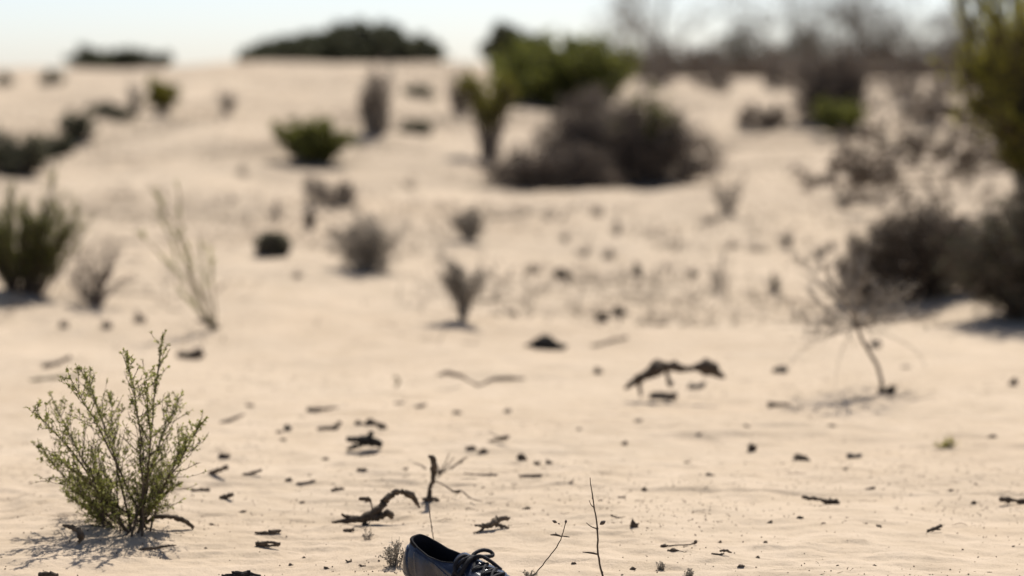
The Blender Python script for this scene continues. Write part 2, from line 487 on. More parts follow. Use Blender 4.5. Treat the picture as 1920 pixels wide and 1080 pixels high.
def bare_tree(label, px, y, hgt, lean, seed, nlimb=7, spread=1.0, lf=0, leaf='leaf_dark', r=0.06, name='bare_tree', twn=9, tw2=5):
    rng = np.random.default_rng(seed)
    base = crest(px, y)
    o = thing(name, label, 'tree', base, 'thin trees behind the dune')
    K = 8
    t = np.linspace(0, 1, K)
    tr = np.stack([lean * t * t * hgt + 0.05 * hgt * np.sin(t * 5 + seed) * t, 0.04 * hgt * np.cos(t * 4 + seed) * t, t * hgt * 0.75 - 0.1], 1)[None]
    V, F = sweep(tr, (r * (1 - 0.7 * t) + 0.006)[None], 7)
    mesh('trunk', V, F, M['driftwood'], o)
    L1 = twigs_from(tr, nlimb, rng, hgt * 0.55 * spread, t0=0.22, ang=1.0, upb=0.35, K=7, wob=0.05)
    a, b = sweep(L1, taper(len(L1), 7, r * 0.45, r * 0.12, rng), 5)
    mesh('limb', a, b, M['driftwood'], o)
    L2 = twigs_from(L1, twn, rng, hgt * 0.24 * spread, t0=0.15, ang=1.1, upb=0.2, K=5)
    L3 = twigs_from(L2, tw2, rng, hgt * 0.12 * spread, t0=0.1, ang=1.1, upb=0.1, K=4)
    V, F = join([sweep(L2, taper(len(L2), 5, r * 0.13, r * 0.06, rng), 4), sweep(L3, taper(len(L3), 4, r * 0.07, r * 0.035, rng), 3)])
    mesh('crown', V, F, M['grey_twig'], o)['kind'] = 'stuff'
    if lf:
        V, F = leaves_on(L3, lf, rng, 0.05, 0.5)
        mesh('foliage', V, F, M[leaf], o, smooth=False)['kind'] = 'stuff'

BT = dict(lf=3000, twn=12, tw2=6, leaf='leaf_grey')
bare_tree('thin bare tree whose straight trunk leaves the picture above the green bush', 1226, 52, 4.4, 0.02, 11, r=0.05, nlimb=9, **BT)
bare_tree('bare tree leaning left behind the dark brown bush', 1660, 54, 4.0, -0.25, 13, nlimb=12, r=0.05, spread=1.1, **BT)
for i, (px, wd, hh, yy, dx, lab) in enumerate(((1170, 210, 105, 47, 10, 'low grey bare thicket right against the large green bush'), (1290, 330, 165, 51, 20, 'arching bare grey thicket right of the straight thin trunk'),
        (1410, 330, 150, 48, 40, 'arching bare grey thicket left of the dark brown bush'), (1520, 420, 240, 50, -30, 'tall arching bare thicket rising above the dark brown bush'),
        (1650, 380, 200, 49, 40, 'arching bare grey thicket right of the dark brown bush'), (1770, 380, 230, 51, -20, 'tall arching bare thicket left of the tall yellow-green shrub'),
        (1880, 300, 190, 48, 10, 'bare thicket showing behind the tall yellow-green shrub'))):
    shrub('bare_thicket', lab, px, 0, wd, hh, shape='fan', n=42, tw=10, tw2=5, lf=3000, ls=0.055, stem='grey_twig' if i % 2 else 'dark_twig', leaf='leaf_grey' if i % 2 else 'leaf_dark', loc=crest(px, yy), spread=0.25, r=0.021, dx=dx, bow=0.1,
          ang=1.1, upb=0.0, droop=0.3, twl=0.28, t0=0.25, cat='thicket', depth=0.6)
for i, (px, wd, hh, lab) in enumerate(((1260, 240, 62, 'far grey thicket right behind the large green bush'), (1400, 300, 52, 'far grey thicket low under the bare trees'),
                                     (1730, 260, 58, 'far grey thicket beneath the rightmost bare trees'), (1890, 180, 60, 'far grey thicket showing through the tall yellow-green shrub'))):
    shrub('far_thicket', lab, px, 0, wd, hh, n=80, tw=9, tw2=3, lf=2400, ls=0.07, stem='dark_twig', leaf='leaf_brown', loc=crest(px, 43.5 + i * 0.5), spread=0.8, r=0.010, z0=0.05)

for px, py, a, h_, lab in ((1340, 172, 90, 40, 'thin dry scrub on the right crest below the first thicket'), (1460, 165, 70, 50, 'thin dry scrub on the crest left of the dark brown bush'), (1690, 186, 100, 56, 'thin dry scrub on the crest just right of the dark brown bush'),
                           (1780, 178, 90, 48, 'thin dry scrub on the crest before the rightmost thicket'), (1860, 205, 110, 70, 'thin dry scrub on the crest behind the tall yellow-green shrub'), (1230, 160, 80, 46, 'thin dry scrub on the crest at the right foot of the green bush'),
                           (1735, 236, 110, 60, 'thin dry scrub on the slope right of the small bright green shrub')):
    shrub('dry_scrub', lab, px, py, a, h_, n=34, tw=8, tw2=3, lf=700, ls=0.045, stem='grey_twig', leaf='leaf_brown', r=0.006, spread=0.6, cat='scrub')

# ------------------------------------------------------------------ middle-distance shrubs, far to near
shrub('green_bush', 'large leafy green bush at the top of the slope', 1058, 202, 290, 146, n=150, tw=14, lf=24000, ls=0.06, lw=0.55, stem='dark_twig', leaf='leaf_green', r=0.010, clump=50, spread=0.45, z0=0.08, lump=0.1)
shrub('dry_bush', 'grey dry bush left of the yellow-green bush on the slope', 862, 216, 62, 78, n=40, tw=9, tw2=3, stem='dark_twig', lf=900, leaf='leaf_brown', r=0.007, shape='column', z0=0.1)
shrub('leaning_bush', 'yellow-green bush on bare grey stems in front of the large green bush', 918, 300, 115, 150, shape='ball', z0=0.52, n=55, tw=10, lf=5200, ls=0.035, stem='dark_twig', leaf='leaf_yellow', r=0.007, spread=0.25, lt0=0.2, t0=0.7, bow=0.1)
shrub('dark_bush', 'big dark grey thorny bush in the centre of the slope', 1165, 340, 400, 165, n=290, tw=11, tw2=4, lf=9000, ls=0.03, stem='dark_twig', leaf='leaf_brown', r=0.0048, spread=0.6, z0=0.03, depth=0.45, lump=0.09)
shrub('dark_bush', 'low grey shoulder of brush at the left foot of the big thorny bush', 1025, 356, 260, 84, n=180, tw=11, tw2=4, lf=5500, ls=0.028, stem='dark_twig', leaf='leaf_brown', r=0.0045, spread=0.6, z0=0.03, depth=0.5, lump=0.2)
shrub('dark_bush', 'patch of dark green foliage growing out of the big thorny bush', 1215, 336, 150, 172, n=50, tw=10, lf=3600, ls=0.035, stem='dark_twig', leaf='leaf_green', r=0.005, shape='fan', depth=0.5)
shrub('dark_bush', 'dark brown bush below the bare trees', 1562, 238, 185, 150, n=120, tw=13, tw2=3, lf=6000, ls=0.05, stem='dark_twig', leaf='leaf_brown', r=0.008, spread=0.45, z0=0.05, shape='dome')
shrub('low_shrub', 'small bright green shrub at the foot of the dark brown bush', 1576, 256, 112, 72, n=50, tw=10, lf=5200, ls=0.04, stem='dark_twig', leaf='leaf_green', r=0.005, shape='fan')
shrub('low_shrub', 'low brown shrub left of the dark brown bush', 1430, 240, 100, 48, n=45, tw=9, tw2=2, lf=1500, ls=0.04, stem='dark_twig', leaf='leaf_brown', r=0.006, spread=0.6)
shrub('green_bush', 'rounded green bush in the middle of the left slope', 588, 305, 160, 92, n=100, tw=12, lf=11000, ls=0.035, stem='dark_twig', leaf='leaf_green', r=0.006, spread=0.35, clump=22, z0=0.08)
shrub('dry_bush', 'upright grey-brown dry bush behind the rounded green bush', 700, 252, 66, 108, n=60, tw=10, tw2=3, lf=900, ls=0.03, stem='grey_twig', leaf='leaf_brown', r=0.007, shape='column', z0=0.1, spread=0.6)
shrub('dead_stalk', 'thin dead stalk standing above the upright dry bush', 726, 250, 14, 140, n=3, tw=3, stem='grey_twig', r=0.009, shape='column', z0=0.7, spread=0.5)
shrub('green_bush', 'small yellow-green bush near the left crest', 305, 214, 72, 66, n=40, tw=10, lf=2600, ls=0.045, stem='dark_twig', leaf='leaf_yellow', r=0.006, shape='ball', z0=0.22, t0=0.5, spread=0.3)
shrub('dry_bush', 'thin grey bush beside the small yellow-green bush', 254, 216, 34, 62, n=22, tw=8, tw2=2, stem='grey_twig', lf=200, leaf='leaf_grey', r=0.006, shape='column')
shrub('dry_tuft', 'small brown dry tuft right of the small yellow-green bush', 427, 210, 52, 50, n=36, tw=6, tw2=2, stem='grey_twig', r=0.005, shape='fan')
shrub('dark_bush', 'dark bush at the left picture edge above the feathery green shrub', 10, 325, 175, 84, n=90, tw=12, tw2=2, lf=4200, ls=0.035, stem='dark_twig', leaf='leaf_dark', r=0.006, spread=0.6)
shrub('low_shrub', 'low dark shrub right of the dark bush at the left edge', 100, 296, 78, 44, n=50, tw=9, lf=2200, ls=0.035, stem='dark_twig', leaf='leaf_dark', r=0.005, spread=0.6)
shrub('low_shrub', 'small dark shrub on the bank above the low dark shrub', 145, 262, 66, 54, n=40, tw=8, lf=1500, ls=0.04, stem='dark_twig', leaf='leaf_dark', r=0.005, spread=0.6)
shrub('low_shrub', 'flat grey-green ground shrub along the bank left of the yellow-green bush', 205, 218, 100, 24, n=36, tw=8, lf=1100, ls=0.04, stem='dark_twig', leaf='leaf_dark', r=0.005, spread=0.7)
shrub('low_shrub', 'tiny dark shrub high on the sand near the left crest', 98, 158, 46, 26, n=24, tw=8, lf=700, ls=0.05, stem='dark_twig', leaf='leaf_dark', r=0.006, spread=0.6)
shrub('low_shrub', 'tiny dark shrub low on the crest at the far left edge', 8, 158, 36, 18, n=20, tw=8, lf=500, ls=0.05, stem='dark_twig', leaf='leaf_dark', r=0.006, spread=0.6)
shrub('low_shrub', 'small flat shrub right of the upright dry bush, upper of two', 785, 182, 70, 20, n=24, tw=7, lf=800, ls=0.045, stem='dark_twig', leaf='leaf_dark', r=0.005, spread=0.7)
shrub('low_shrub', 'small flat shrub right of the upright dry bush, lower of two', 780, 250, 76, 24, n=26, tw=7, lf=900, ls=0.04, stem='dark_twig', leaf='leaf_dark', r=0.005, spread=0.7)
shrub('dry_bush', 'low pile of grey dead brush below the rounded green bush', 612, 380, 120, 52, n=60, tw=8, tw2=2, lf=700, ls=0.02, stem='grey_twig', leaf='leaf_brown', r=0.004, spread=0.7, depth=0.6)
shrub('dry_tuft', 'small dark tuft between the dead brush pile and the dark flat clump', 582, 430, 36, 46, n=26, tw=7, tw2=2, stem='dark_twig', lf=200, ls=0.015, leaf='leaf_brown', r=0.0035, shape='fan')
shrub('dry_tuft', 'faint dry tuft above the dark flat clump', 515, 412, 62, 46, n=16, tw=6, tw2=1, stem='grey_twig', r=0.003, shape='fan')
shrub('dark_clump', 'dark flat clump of brush lying on open sand', 510, 478, 78, 42, n=90, tw=10, tw2=2, lf=1800, ls=0.018, stem='dark_twig', leaf='leaf_dark', r=0.004, spread=0.8, z0=0.2, lump=0.05)
shrub('dry_bush', 'round grey dry bush, widest of the three in the middle', 688, 507, 160, 112, n=80, tw=20, tw2=5, lf=1800, ls=0.012, stem='pale_twig', leaf='leaf_grey', r=0.0024, shape='ball', z0=0.02, spread=0.3, ang=1.2, upb=0.1)
shrub('dry_bush', 'small grey dry bush, uppermost of the three in the middle', 876, 452, 76, 74, n=32, tw=20, tw2=5, lf=700, ls=0.012, stem='pale_twig', leaf='leaf_grey', r=0.0026, shape='ball', z0=0.16, t0=0.45, ang=1.3, upb=0.05, twl=0.22, spread=0.03, lump=0.15, dx=4)
shrub('dry_bush', 'grey dry bush on a bent bare stem, nearest of the three in the middle', 868, 604, 112, 126, n=34, tw=24, tw2=5, lf=1000, ls=0.010, stem='pale_twig', leaf='leaf_grey', r=0.0018, shape='ball', z0=0.26, t0=0.5, spread=0.02, bow=0.3, ang=1.3, upb=0.05, twl=0.20, lump=0.3, dx=-3)
shrub('dead_shrub', 'thin dead shrub right below the big thorny bush', 1362, 402, 90, 100, n=22, tw=7, tw2=2, stem='grey_twig', r=0.0035, shape='fan')
shrub('dead_shrub', 'small dead twig shrub standing on sand right of centre', 1350, 545, 76, 92, n=14, tw=6, tw2=2, stem='grey_twig', r=0.002, shape='fan')
shrub('dry_tuft', 'small dark tuft left of the sapling', 1450, 546, 48, 38, n=20, tw=6, tw2=2, stem='dark_twig', lf=150, ls=0.01, leaf='leaf_dark', r=0.0025, shape='fan')
shrub('dry_tuft', 'small grey tuft above the dark tuft left of the sapling', 1472, 462, 44, 30, n=20, tw=6, tw2=2, stem='dark_twig', lf=150, ls=0.012, leaf='leaf_grey', r=0.0025, shape='fan')
shrub('dry_tuft', 'grey tuft close left of the dark right-hand bush', 1535, 482, 52, 26, n=20, tw=6, tw2=2, stem='dark_twig', lf=150, ls=0.012, leaf='leaf_grey', r=0.0025, shape='fan')
shrub('dry_tuft', 'grey tuft under the fallen branches on the right slope', 1582, 392, 60, 48, n=30, tw=6, tw2=3, stem='grey_twig', lf=200, ls=0.014, leaf='leaf_grey', r=0.003, shape='fan')
shrub('dark_bush', 'dark thorny bush right of centre, casting shade to its right', 1705, 560, 320, 168, n=260, tw=14, tw2=4, lf=8000, ls=0.014, stem='bark_brown', leaf='leaf_brown', r=0.0035, spread=0.6, z0=0.06, depth=0.7, lump=0.12)
shrub('dark_bush', 'large blackish bush at the right picture edge with a shadow below', 1950, 596, 420, 225, n=260, tw=14, tw2=4, lf=10000, ls=0.016, stem='bark_brown', leaf='leaf_dark', r=0.004, spread=0.25, z0=0.34, depth=0.9, lump=0.2)
shrub('tall_shrub', 'tall yellow-green feathery shrub cut by the right picture edge', 1968, 440, 450, 540, n=150, tw=18, tw2=4, lf=25000, ls=0.045, lw=0.26, stem='bark_brown', leaf='leaf_bright', r=0.008, shape='fan', spread=0.06, depth=0.7, t0=0.3, ang=0.5, upb=0.6, twl=0.2)
def dead_branches():
    b = G(1930, 400); y = b[1]
    o = thing('dead_branch', 'dead twiggy branches with brown leaf clumps reaching left from the tall shrub', 'branch', b)
    rng = np.random.default_rng(61)
    tips = [(1525, 335, .2), (1560, 305, -.3), (1600, 330, .1), (1625, 250, .5), (1660, 205, .2), (1700, 180, .6), (1740, 250, -.2), (1775, 200, .3), (1800, 260, -.4), (1700, 270, .4), (1830, 300, .2),
            (1580, 275, .6), (1575, 330, .3), (1820, 200, -.1), (1670, 265, -.5)]
    fork = PD(1935, 318, y) - b
    tk = stems_to(np.array([[0.05, 0.02, -0.04]]), fork[None], rng, K=7, bow=0.1, wob=0.02)
    V, F = sweep(tk, np.linspace(0.016, 0.010, 7)[None], 8)
    mesh('trunk', V, F, M['bark_brown'], o)
    for tx, ty, dy in tips:
        e = PD(tx, ty, y + dy) - b
        e[2] = max(e[2], float(terr(b[0] + e[0], b[1] + e[1])) - b[2] + 0.02)
        B = fork[None] + rng.normal(0, 0.02, (1, 3))
        L = stems_to(B, e[None], rng, K=9, bow=-0.05, wob=0.012, up=-5.0)
        L[:, :, 2] = np.maximum(L[:, :, 2], terr(b[0] + L[:, :, 0], b[1] + L[:, :, 1]) - b[2])
        bits = [sweep(L, taper(1, 9, 0.007, 0.002), 6)]
        Q = twigs_from(L, 11, rng, 0.20, t0=0.3, ang=0.9, upb=0.0, K=4, droop=0.25, wob=0.06)
        Q2 = twigs_from(Q, 3, rng, 0.08, t0=0.2, ang=0.9, upb=-0.1, K=3)
        bits += [sweep(Q, taper(len(Q), 4, 0.0030, 0.0014, rng), 4), sweep(Q2, taper(len(Q2), 3, 0.0018, 0.001, rng), 3)]
        V, F = join(bits)
        m = mesh('limb', V, F, M['bark_brown'], o)
        V, F = leaves_on(Q2, 520 if tx < 1640 else 170, rng, 0.035, 0.4)
        mesh('foliage', V, F, M['leaf_brown'], m, smooth=False)['kind'] = 'stuff'
dead_branches()
shrub('green_shrub', 'feathery dark green shrub at the left picture edge', 45, 545, 245, 205, n=100, tw=16, tw2=3, lf=15000, ls=0.018, lw=0.25, stem='bark_dark', leaf='leaf_green', r=0.0032, shape='fan', spread=0.30, t0=0.15, ang=0.5, upb=0.55, twl=0.24)
shrub('dead_shrub', 'dead dark twiggy shrub right of the feathery green shrub', 178, 573, 170, 135, n=34, tw=7, tw2=2, lf=300, ls=0.010, stem='dark_twig', leaf='leaf_brown', r=0.0032, shape='fan', spread=0.08)

def straw_plant():
    b = G(402, 618)
    o = thing('straw_plant', 'tall thin straw-coloured plant leaning left above the near shrub', 'plant', b)
    rng = np.random.default_rng(5)
    ends = [(280, 345), (335, 350), (300, 410), (262, 440), (395, 480), (372, 440), (345, 470), (330, 540)]
    for i, (ex, ey) in enumerate(ends):
        e = PD(ex, ey, b[1] + rng.normal(0, 0.12)) - b
        B = np.array([[rng.normal(0, 0.008), rng.normal(0, 0.008), -0.015]])
        P = stems_to(B, e[None], rng, K=9, bow=0.08, wob=0.008)
        bits = [sweep(P, taper(1, 9, 0.0044, 0.0020), 5)]
        Q = twigs_from(P, 9, rng, 0.05, t0=0.35, ang=0.25, upb=0.2, K=4)
        bits.append(sweep(Q, taper(len(Q), 4, 0.0018, 0.0009, rng), 3))
        V, F = join(bits)
        s = mesh('stem', V, F, M['straw'], o)
        V, F = leaves_on(Q, 110, rng, 0.018, 0.24, spread=0.4)
        mesh('foliage', V, F, M['leaf_olive'], s, smooth=False)['kind'] = 'stuff'
    # dark dead wood at its foot
    P = np.array([PD(368, 600, b[1]) - b, PD(385, 604, b[1]) - b, PD(412, 615, b[1]) - b])
    P[:, 2] = np.maximum(P[:, 2], 0.0)
    V, F = sweep(P, np.array([0.004, 0.009, 0.006]), 6, True)
    mesh('dead_root', V, F, M['bark_dark'], o)
straw_plant()

def sapling():
    b = G(1654, 736)
    y = b[1]
    o = thing('sapling', 'leafless grey sapling with a bent trunk and flat twiggy crown', 'tree', b)
    rng = np.random.default_rng(21)
    pts = [(1655, 745), (1653, 715), (1645, 685), (1630, 660), (1615, 635), (1608, 612)]
    P = np.array([PD(px, py, y) - b for px, py in pts])
    P[0, 2] = -0.02
    V, F = sweep(P, np.array([0.0062, 0.0055, 0.0052, 0.0052, 0.005, 0.0045]), 8)
    mesh('trunk', V, F, M['driftwood'], o)
    fork = P[-1]
    tg = [(1490, 470, .1), (1500, 605, -.1), (1520, 560, .15), (1545, 500, -.12), (1560, 590, .2), (1580, 520, .05), (1610, 480, .1), (1625, 510, -.2), (1650, 545, .1),
          (1680, 560, -.1), (1715, 590, .15), (1740, 600, 0.05), (1700, 545, .2), (1530, 620, -.2), (1575, 560, -.25), (1640, 590, .25), (1670, 600, -.25), (1600, 540, .28)]
    for i, (tx, ty, dy) in enumerate(tg):
        e = PD(tx, ty, y + dy) - b
        L = stems_to(fork[None], e[None], rng, K=7, bow=-0.22, wob=0.02, up=-1.2)
        bits = [sweep(L, taper(1, 7, 0.0030, 0.0010), 5)]
        Q = twigs_from(L, 14, rng, 0.085, t0=0.12, ang=0.8, upb=0.2, K=4, wob=0.08)
        bits.append(sweep(Q, taper(len(Q), 4, 0.0011, 0.0006, rng), 3))
        Q2 = twigs_from(Q, 5, rng, 0.04, t0=0.2, ang=0.9, upb=0.0, K=3)
        bits.append(sweep(Q2, taper(len(Q2), 3, 0.0008, 0.0004, rng), 3))
        V, F = join(bits)
        mesh('limb', V, F, M['grey_twig'], o)
    for (tx, ty, mx, my) in ((1565, 730, 1572, 640), (1478, 690, 1500, 640), (1735, 690, 1730, 640), (1445, 605, 1470, 600)):
        e = PD(tx, ty, y) - b; c = PD(mx, my, y) - b
        t = np.linspace(0, 1, 8)[:, None]
        L = fork * (1 - t) ** 2 + 2 * c * t * (1 - t) + e * t * t
        V, F = sweep(L, np.linspace(0.0014, 0.0007, 8), 4)
        mesh('hanging_twig', V, F, M['grey_twig'], o)
sapling()

def near_shrub():
    b = G(248, 993)
    y = b[1]
    o = thing('near_shrub', 'small olive-green shrub with dark stems in the left foreground', 'shrub', b)
    rng = np.random.default_rng(33)
    tips = [(305, 622, 0.05), (238, 662, -.05), (150, 690, .05), (100, 752, .12), (62, 762, -.08), (70, 840, .08), (130, 705, -.12), 
            (335, 745, .1), (378, 795, -.03), (350, 820, .12), (110, 860, -.14), (125, 925, .1), (310, 880, .18), 
            (175, 850, .1), (130, 890, .2)]
    tips += [(205, 735, .1), (272, 700, -.08), (160, 948, .05), (112, 905, -.05), (335, 905, .05), (300, 935, -.06), (190, 900, -.12)]
    for i, (tx, ty, dy) in enumerate(tips):
        e = PD(tx, ty, y + dy) - b
        B = np.array([[rng.normal(0, 0.022), rng.normal(0, 0.02), -0.02]])
        P = stems_to(B, e[None], rng, K=11, bow=0.14, wob=0.007, up=0.3)
        main = i < 13
        bits = [sweep(P, taper(1, 11, 0.0027 if main else 0.0018, 0.0006), 6)]
        k = 40 if main else 20
        L = float(np.linalg.norm(e))
        # side twigs: short at the tip, longest in the lower middle
        t = 0.14 + 0.85 * (np.arange(k) + rng.random(k)) / k
        st_, tan = along(np.repeat(P, k, 0), t)
        d = norm(tan * 0.75 + norm(rng.normal(0, 1, (k, 3))) * 0.85 + np.array([0, 0, 0.15]))
        ln = (0.012 + 0.062 * np.sin(math.pi * np.clip((1 - t) * 0.72 + 0.02, 0, 1)) ** 0.9) * (0.5 + 0.7 * rng.random(k)) * min(1.0, 0.35 + L / 0.35)
        tt = np.linspace(0, 1, 5)[None, :, None]
        Q = st_[:, None] + d[:, None] * tt * ln[:, None, None] + rng.normal(0, 1, (k, 5, 3)) * (ln * 0.03)[:, None, None] * tt
        Q[:, :, 2] += 0.25 * ln[:, None] * tt[:, :, 0] ** 2
        bits.append(sweep(Q, taper(k, 5, 0.0007, 0.0004, rng), 4))
        Q2 = twigs_from(Q, 2, rng, ln * 0.4, t0=0.25, ang=0.7, upb=0.2, K=3)
        bits.append(sweep(Q2, taper(len(Q2), 3, 0.0005, 0.00035, rng), 3))
        V, F = join(bits)
        s = mesh('stem', V, F, M['bark_dark'], o)
        A = leaves_on(Q, k * 8, rng, 0.0072, 0.45, t0=0.1, spread=1.1)
        C = leaves_on(Q2, k * 8, rng, 0.0064, 0.45, t0=0.1, spread=1.1)
        E = leaves_on(P, 120, rng, 0.007, 0.45, t0=0.6, spread=1.1)
        V, F = join([A, C, E])
        mesh('foliage', V, F, M['leaf_olive'], s, smooth=False)['kind'] = 'stuff'
near_shrub()

# ------------------------------------------------------------------ dead wood, clods and chips lying on the sand
def spline(pts, n):
    """Catmull-Rom through points (with radius as 4th column)"""
    p = np.asarray(pts, float)
    if len(p) == 2: return p[0] + (p[1] - p[0]) * np.linspace(0, 1, n)[:, None]
    q = np.concatenate([[2 * p[0] - p[1]], p, [2 * p[-1] - p[-2]]])
    out = []
    for u in np.linspace(0, len(p) - 1 - 1e-9, n):
        i = int(u); f = u - i
        a, b, c, d = q[i:i + 4]
        out.append(0.5 * (2 * b + (c - a) * f + (2 * a - 5 * b + 4 * c - d) * f * f + (3 * b - a - 3 * c + d) * f ** 3))
    return np.array(out)

_ds = [500]
def dead_wood(name, label, spines, mat='bark_dark', cat='stick', yaw=None, base=None, flat=0.8, rough=0.14, group=None, part='limb', sides=7, sink=0.35):
    """crooked tapering wood; spines are lists of (px, py, radius_px) standing at the distance where the lowest point meets the sand"""
    _ds[0] += 1
    rng = np.random.default_rng(_ds[0])
    if base is None:
        allp = [q for s in spines for q in s]
        lo = max(allp, key=lambda q: q[1]); base = (lo[0], lo[1] + lo[2] * 0.3)
    b = G(*base); s = b[1] / FPX
    if yaw is None: yaw = rng.uniform(-0.7, 0.7)
    single = len(spines) == 1
    o = None if single else thing(name, label, cat, b, group)
    for sp in spines:
        P = []
        for (px, py, r) in sp:
            p = PD(px, py, b[1] + yaw * (px - base[0]) * s)
            zg = float(terr(p[0], p[1]))
            p[2] = max(p[2], zg + r * s * sink)
            P.append([*(p - b), r * s])
        n = max(8, 4 * len(sp))
        Q = spline(P, n)
        R = np.maximum(Q[:, 3], 0.0004) * (1 + rng.normal(0, rough, n))
        L = np.linalg.norm(Q[-1, :3] - Q[0, :3])
        C = Q[:, :3] + rng.normal(0, 1, (n, 3)) * R[:, None] * 0.18
        V, F = sweep(C, R, sides, True)
        V = V + rng.normal(0, 1, V.shape) * np.repeat(np.concatenate([R[:1], R, R[-1:]]), sides)[:, None] * 0.10
        if single:
            o = mesh(name, V, F, M[mat], None, loc=b, smooth=False); setp(o, label, cat, group)
        else:
            mesh(part, V, F, M[mat], o, smooth=False)
    return o

def clod(name, label, px, py, wpx, hpx, mat='stone', cat='clod', group=None, spiky=0.22, depth=0.8):
    """irregular lump half sunk in the sand; px, py = middle of its foot"""
    _ds[0] += 1
    rng = np.random.default_rng(_ds[0])
    b = G(px, py); s = b[1] / FPX
    nu, nv = 11, 7
    th = np.linspace(0, math.pi, nv)[:, None]; ph = np.arange(nu)[None, :] * 2 * math.pi / nu
    R = 1 + spiky * rng.normal(0, 1, (nv, nu)); R[0] = R[0].mean(); R[-1] = R[-1].mean()
    V = np.stack([np.sin(th) * np.cos(ph) * R * wpx * s / 2, np.sin(th) * np.sin(ph) * R * wpx * s / 2 * depth, np.cos(th) * R * hpx * s * 0.62 + hpx * s * 0.22], -1).reshape(-1, 3)
    a = (np.arange(nv - 1)[:, None] * nu); c = np.arange(nu)[None, :]; c2 = (c + 1) % nu
    F = np.stack([a + c, a + nu + c, a + nu + c2, a + c2], -1).reshape(-1, 4)
    el = rng.uniform(1.0, 1.5); V[:, 0] *= el; V[:, 1] /= el
    V[:, 2] = np.where(V[:, 2] > 0, V[:, 2] * (1 + 0.25 * np.sin(V[:, 0] / (wpx * s) * 5 + rng.random() * 6)), V[:, 2])
    rot = rng.uniform(-0.7, 0.7)
    V[:, 2] += V[:, 0] * rot * 0.4
    o = mesh(name, V, F, M[mat], None, loc=b, smooth=False)
    return setp(o, label, cat, group)

# the big pieces
dead_wood('dead_root', 'forked dead root arching off the sand behind the shoe',
          [[(622, 979, 2), (650, 976, 5), (682, 970, 8), (708, 958, 8), (722, 940, 7), (738, 926, 6.5), (754, 924, 6), (768, 925, 6.5), (778, 936, 5), (787, 953, 2)],
           [(690, 970, 7), (712, 968, 7), (730, 963, 6), (736, 973, 3)], [(640, 964, 2), (655, 970, 4), (678, 971, 5)],
           [(698, 958, 2), (696, 944, 1.5), (690, 936, 4), (674, 935, 3)], [(686, 976, 3), (684, 990, 4), (692, 1003, 2)]], 'bark_dark', base=(690, 984), yaw=0.25)
dead_wood('upright_stick', 'stout upright dead stick standing between the root and thin twigs',
          [[(803, 940, 6), (806, 918, 5), (811, 898, 5), (814, 876, 5.5), (812, 860, 5.5), (804, 855, 3)], [(792, 934, 2), (800, 938, 5), (806, 935, 6)], [(806, 938, 5), (814, 935, 3), (823, 939, 3.5)]], 'bark_dark', base=(804, 940), yaw=0.1)
dead_wood('thin_twig', 'thin pale dead twigs fanning out behind the upright stick',
          [[(824, 890, 4), (820, 874, 1.2), (812, 862, 1)], [(824, 888, 1.5), (840, 872, 1.2), (851, 858, 0.8)], [(826, 888, 1.4), (850, 874, 1), (868, 866, 0.8)], [(824, 886, 1.4), (836, 866, 1), (842, 850, 0.7)],
           [(800, 880, 1.5), (788, 872, 1.2), (775, 868, 0.8)], [(845, 880, 1), (866, 862, 2), (876, 858, 1)]], 'driftwood', cat='twig', base=(824, 893))
dead_wood('thin_twig', 'long thin curved twig trailing right from the upright stick', [[(816, 902, 1.2), (832, 909, 1.3), (850, 921, 2), (858, 922, 3.2), (866, 921, 1.6), (884, 935, 1.2), (904, 940, 0.8)]], 'bark_brown', cat='twig', base=(860, 938))
dead_wood('bark_chip', 'split grey bark chip with a raised wing, between shoe and root',
          [[(890, 985, 2), (905, 986, 4), (922, 983, 7), (936, 975, 6), (956, 971, 2.5)], [(910, 987, 3), (900, 995, 2), (888, 999, 1)], [(930, 984, 5), (945, 987, 3), (954, 990, 2)]], 'driftwood', cat='bark', base=(915, 994))
dead_wood('arched_branch', 'arched dark dead branch lying in front of the sapling',
          [[(1172, 728, 3), (1197, 712, 9), (1220, 697, 11), (1241, 689, 12), (1272, 690, 9), (1293, 692, 5), (1311, 688, 9), (1329, 691, 14), (1343, 700, 10), (1359, 708, 3)],
           [(1249, 696, 4), (1253, 712, 4), (1258, 722, 7)], [(1197, 716, 3), (1200, 732, 3), (1202, 744, 2)]], 'bark_dark', base=(1240, 748), yaw=0.15)
clod('pale_stone', 'grey stone under the arched dark branch', 1243, 746, 42, 16, 'driftwood', 'stone')
clod('wood_lump', 'small lump right of the stone under the arched branch', 1307, 728, 22, 10)
dead_wood('dark_bark', 'blackish splintered bark piece left of the upright stick',
          [[(650, 823, 4), (672, 824, 7), (695, 827, 9), (713, 835, 6)], [(652, 843, 3), (668, 836, 5), (690, 830, 7)], [(697, 810, 4), (694, 820, 5)]], 'bark_black', cat='bark', base=(672, 846), yaw=0.2)
dead_wood('bark_strip', 'thin brown bark strip just below the blackish bark piece', [[(664, 857, 1.5), (690, 853, 3), (704, 851, 2)]], 'bark_brown', cat='bark')
dead_wood('short_stick', 'hooked short stick left of the blackish bark piece', [[(596, 806, 4), (625, 803, 4.5), (632, 798, 4), (638, 791, 4)]], 'bark_dark')
dead_wood('short_stick', 'pointed stick lying above the hooked short stick', [[(577, 769, 5), (600, 767, 4), (634, 764, 1.5)]], 'bark_brown')
dead_wood('wavy_branch', 'pale wavy branch sunk in the sand below the bent-stem bush',
          [[(822, 703, 2), (842, 699, 4), (866, 706, 3), (897, 722, 2), (920, 712, 3.5), (945, 710, 4.5), (984, 710, 1.5)]], 'driftwood', base=(897, 724), yaw=0.5, sink=0.1)
clod('dark_clump', 'lone dark clump on open sand left of the arched branch', 1028, 654, 42, 26, 'bark_black', spiky=0.35)
